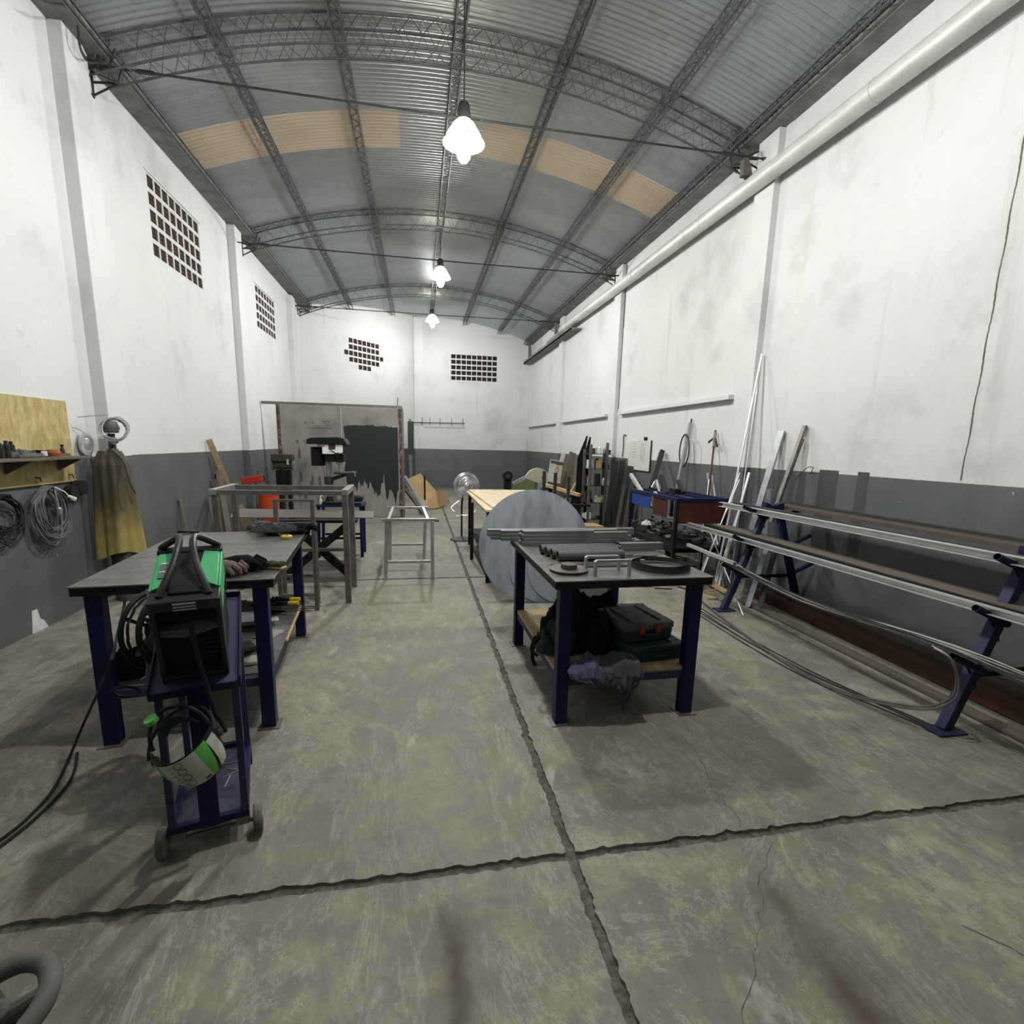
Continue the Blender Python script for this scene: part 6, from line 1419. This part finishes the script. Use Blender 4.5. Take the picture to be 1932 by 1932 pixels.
cc = (a+b+c+d)/4; ux = (b-a).normalized(); uy = (a-d).normalized(); uz = ux.cross(uy).normalized(); uy = uz.cross(ux); M_ = Matrix((ux, uy, uz)).transposed().to_4x4(); M_.translation = cc
if uz.y > 0: uz = -uz
t = thing('printed_box', d, 'flat white printed carton reading HOME down its side, leaning in the far right corner', 'carton')
W_ = (b-a).length; H_ = (a-d).length
m = MB(); m.T = M_; m.box((-W_/2, -H_/2, -.05), (W_/2, H_/2, 0)); obj('carton', m, WHITEP, t)
m = MB(); m.T = M_; m.box((-W_/2, H_/2-.09, .0), (W_/2, H_/2-.02, .002)); m.box((-W_/2, -H_/2, .0), (W_/2, -H_/2+.06, .002)); obj('dark_band', m, INK, t)
text('HOME', .125, REDINK, t, M_ @ Matrix.Translation((.02, .02, .003)) @ Matrix.Rotation(-PI/2, 4, 'Z'))
obj('support_leg', MB().beam((c+d)/2+V((0, .02, 0)), V(((c+d)/2+V((0, -.12, 0))).xy.to_3d()), .05, .05), GPLANK, t)
# bench with bandsaw style cutter
t = thing('cutter_bench', (2.45, 11.1, 0), 'dark low bench under the cream-guarded cutting machine', 'bench')
obj('bench_top', MB().box((1.85, 10.85, .52), (3.0, 11.4, .56)), BLACKM, t)
for x in (1.9, 2.95):
    for y in (10.9, 11.35):
        m = MB(); post(m, x, y, 0, .52, .05); obj('leg', m, BLACKM, t)
t = thing('belt_cutter', (2.5, 11.1, .56), 'cutting machine with a big cream half-round guard and a green belt arm', 'cutting machine')
def hr(c, r, a0, a1, th_, n=24): return [(c[0]+r*math.cos(a0+(a1-a0)*k/n), c[1], c[2]+r*math.sin(a0+(a1-a0)*k/n)) for k in range(n+1)]
obj('guard', MB().prism(hr((2.60, 11.0, .86), .30, -.45, 2.9, .1), (0, .10, 0)), CREAM, t, bevel=.01)
obj('bolt', MB().lathe([(0, 0), (.02, 0), (.02, .02), (0, .02)], (2.70, 11.0, .95), (0, -1, 0), 10), BLACKM, t)
obj('belt_arm', MB().beam((2.05, 11.06, .80), (2.50, 11.06, 1.04), .08, .05, up=(0,1,0)), GALV, t)
obj('green_casting', MB().prism([(2.05, 11.02, .72), (2.55, 11.02, .66), (2.50, 11.02, .95), (2.15, 11.02, .84)], (0, .12, 0)), mat('olive_green', (.16, .18, .07), .5), t)
m = MB(); m.lathe([(0, 0), (.11, 0), (.11, .14), (0, .14)], (1.92, 11.0, .98), (0, 1, 0), 24); m.box((1.85, 11.0, .56), (2.0, 11.14, .90)); obj('motor', m, BLACKM, t)
obj('motor_face', MB().lathe([(0, 0), (.05, 0), (.05, .012), (0, .012)], (1.92, 10.999, .98), (0, -1, 0), 20), DLATT, t)
obj('blade', MB().lathe([(0, 0), (.16, 0), (.16, .006), (0, .006)], (2.74, 10.99, .72), (0, -1, 0), 32), GALV, t)
lean(V((2.05, 9.0, .83)), V((2.55, 8.9, .68)), .10, .06, ALU, 'white_profile', 'long white profile lying across the saw trestles behind the steel discs', 'profile', None, (0, 0, 1), False) if False else None
p = at(1029, 915, Y=8.9); q = at(1093, 934, Y=8.1); lean(p, q, .06, .05, LWOOD, 'pale_beam', 'pale timber beam on low trestles behind the three black posts', 'beam', None, (0, 0, 1), False)
for i, k in enumerate((.15, .85)):
    c = p.lerp(q, k); t = thing('low_trestle', (c.x, c.y, 0), ['rear black trestle under the pale timber beam', 'front black trestle under the pale timber beam'][i], 'trestle', 'trestles under the pale beam')
    m = MB(); m.beam((c.x-.12, c.y, 0), (c.x-.01, c.y, c.z-.026), .04, .04); m.beam((c.x+.12, c.y, 0), (c.x+.01, c.y, c.z-.026), .04, .04); m.box((c.x-.16, c.y-.03, c.z-.06), (c.x+.16, c.y+.03, c.z-.027)); obj('legs', m, BLACKM, t)
q = at(1110, 975, Y=8.6); t = thing('green_bin', (2.95, 8.6, 0), 'pale green plastic bin with a board on top, beyond the steel discs', 'bin')
m = MB(); m.lathe([(0, 0), (.15, 0), (.18, .26), (.17, .26), (0, .05)], (2.98, 8.6, 0), n=4); obj('tub', m, GREEN2, t)
tag(obj('pale_board', MB().prism([(2.55, 8.42, .262), (3.20, 8.38, .262), (3.15, 8.75, .262), (2.60, 8.80, .262)], (0, 0, .02)), LWOOD), 'pale board lying flat across the green bin', 'board')
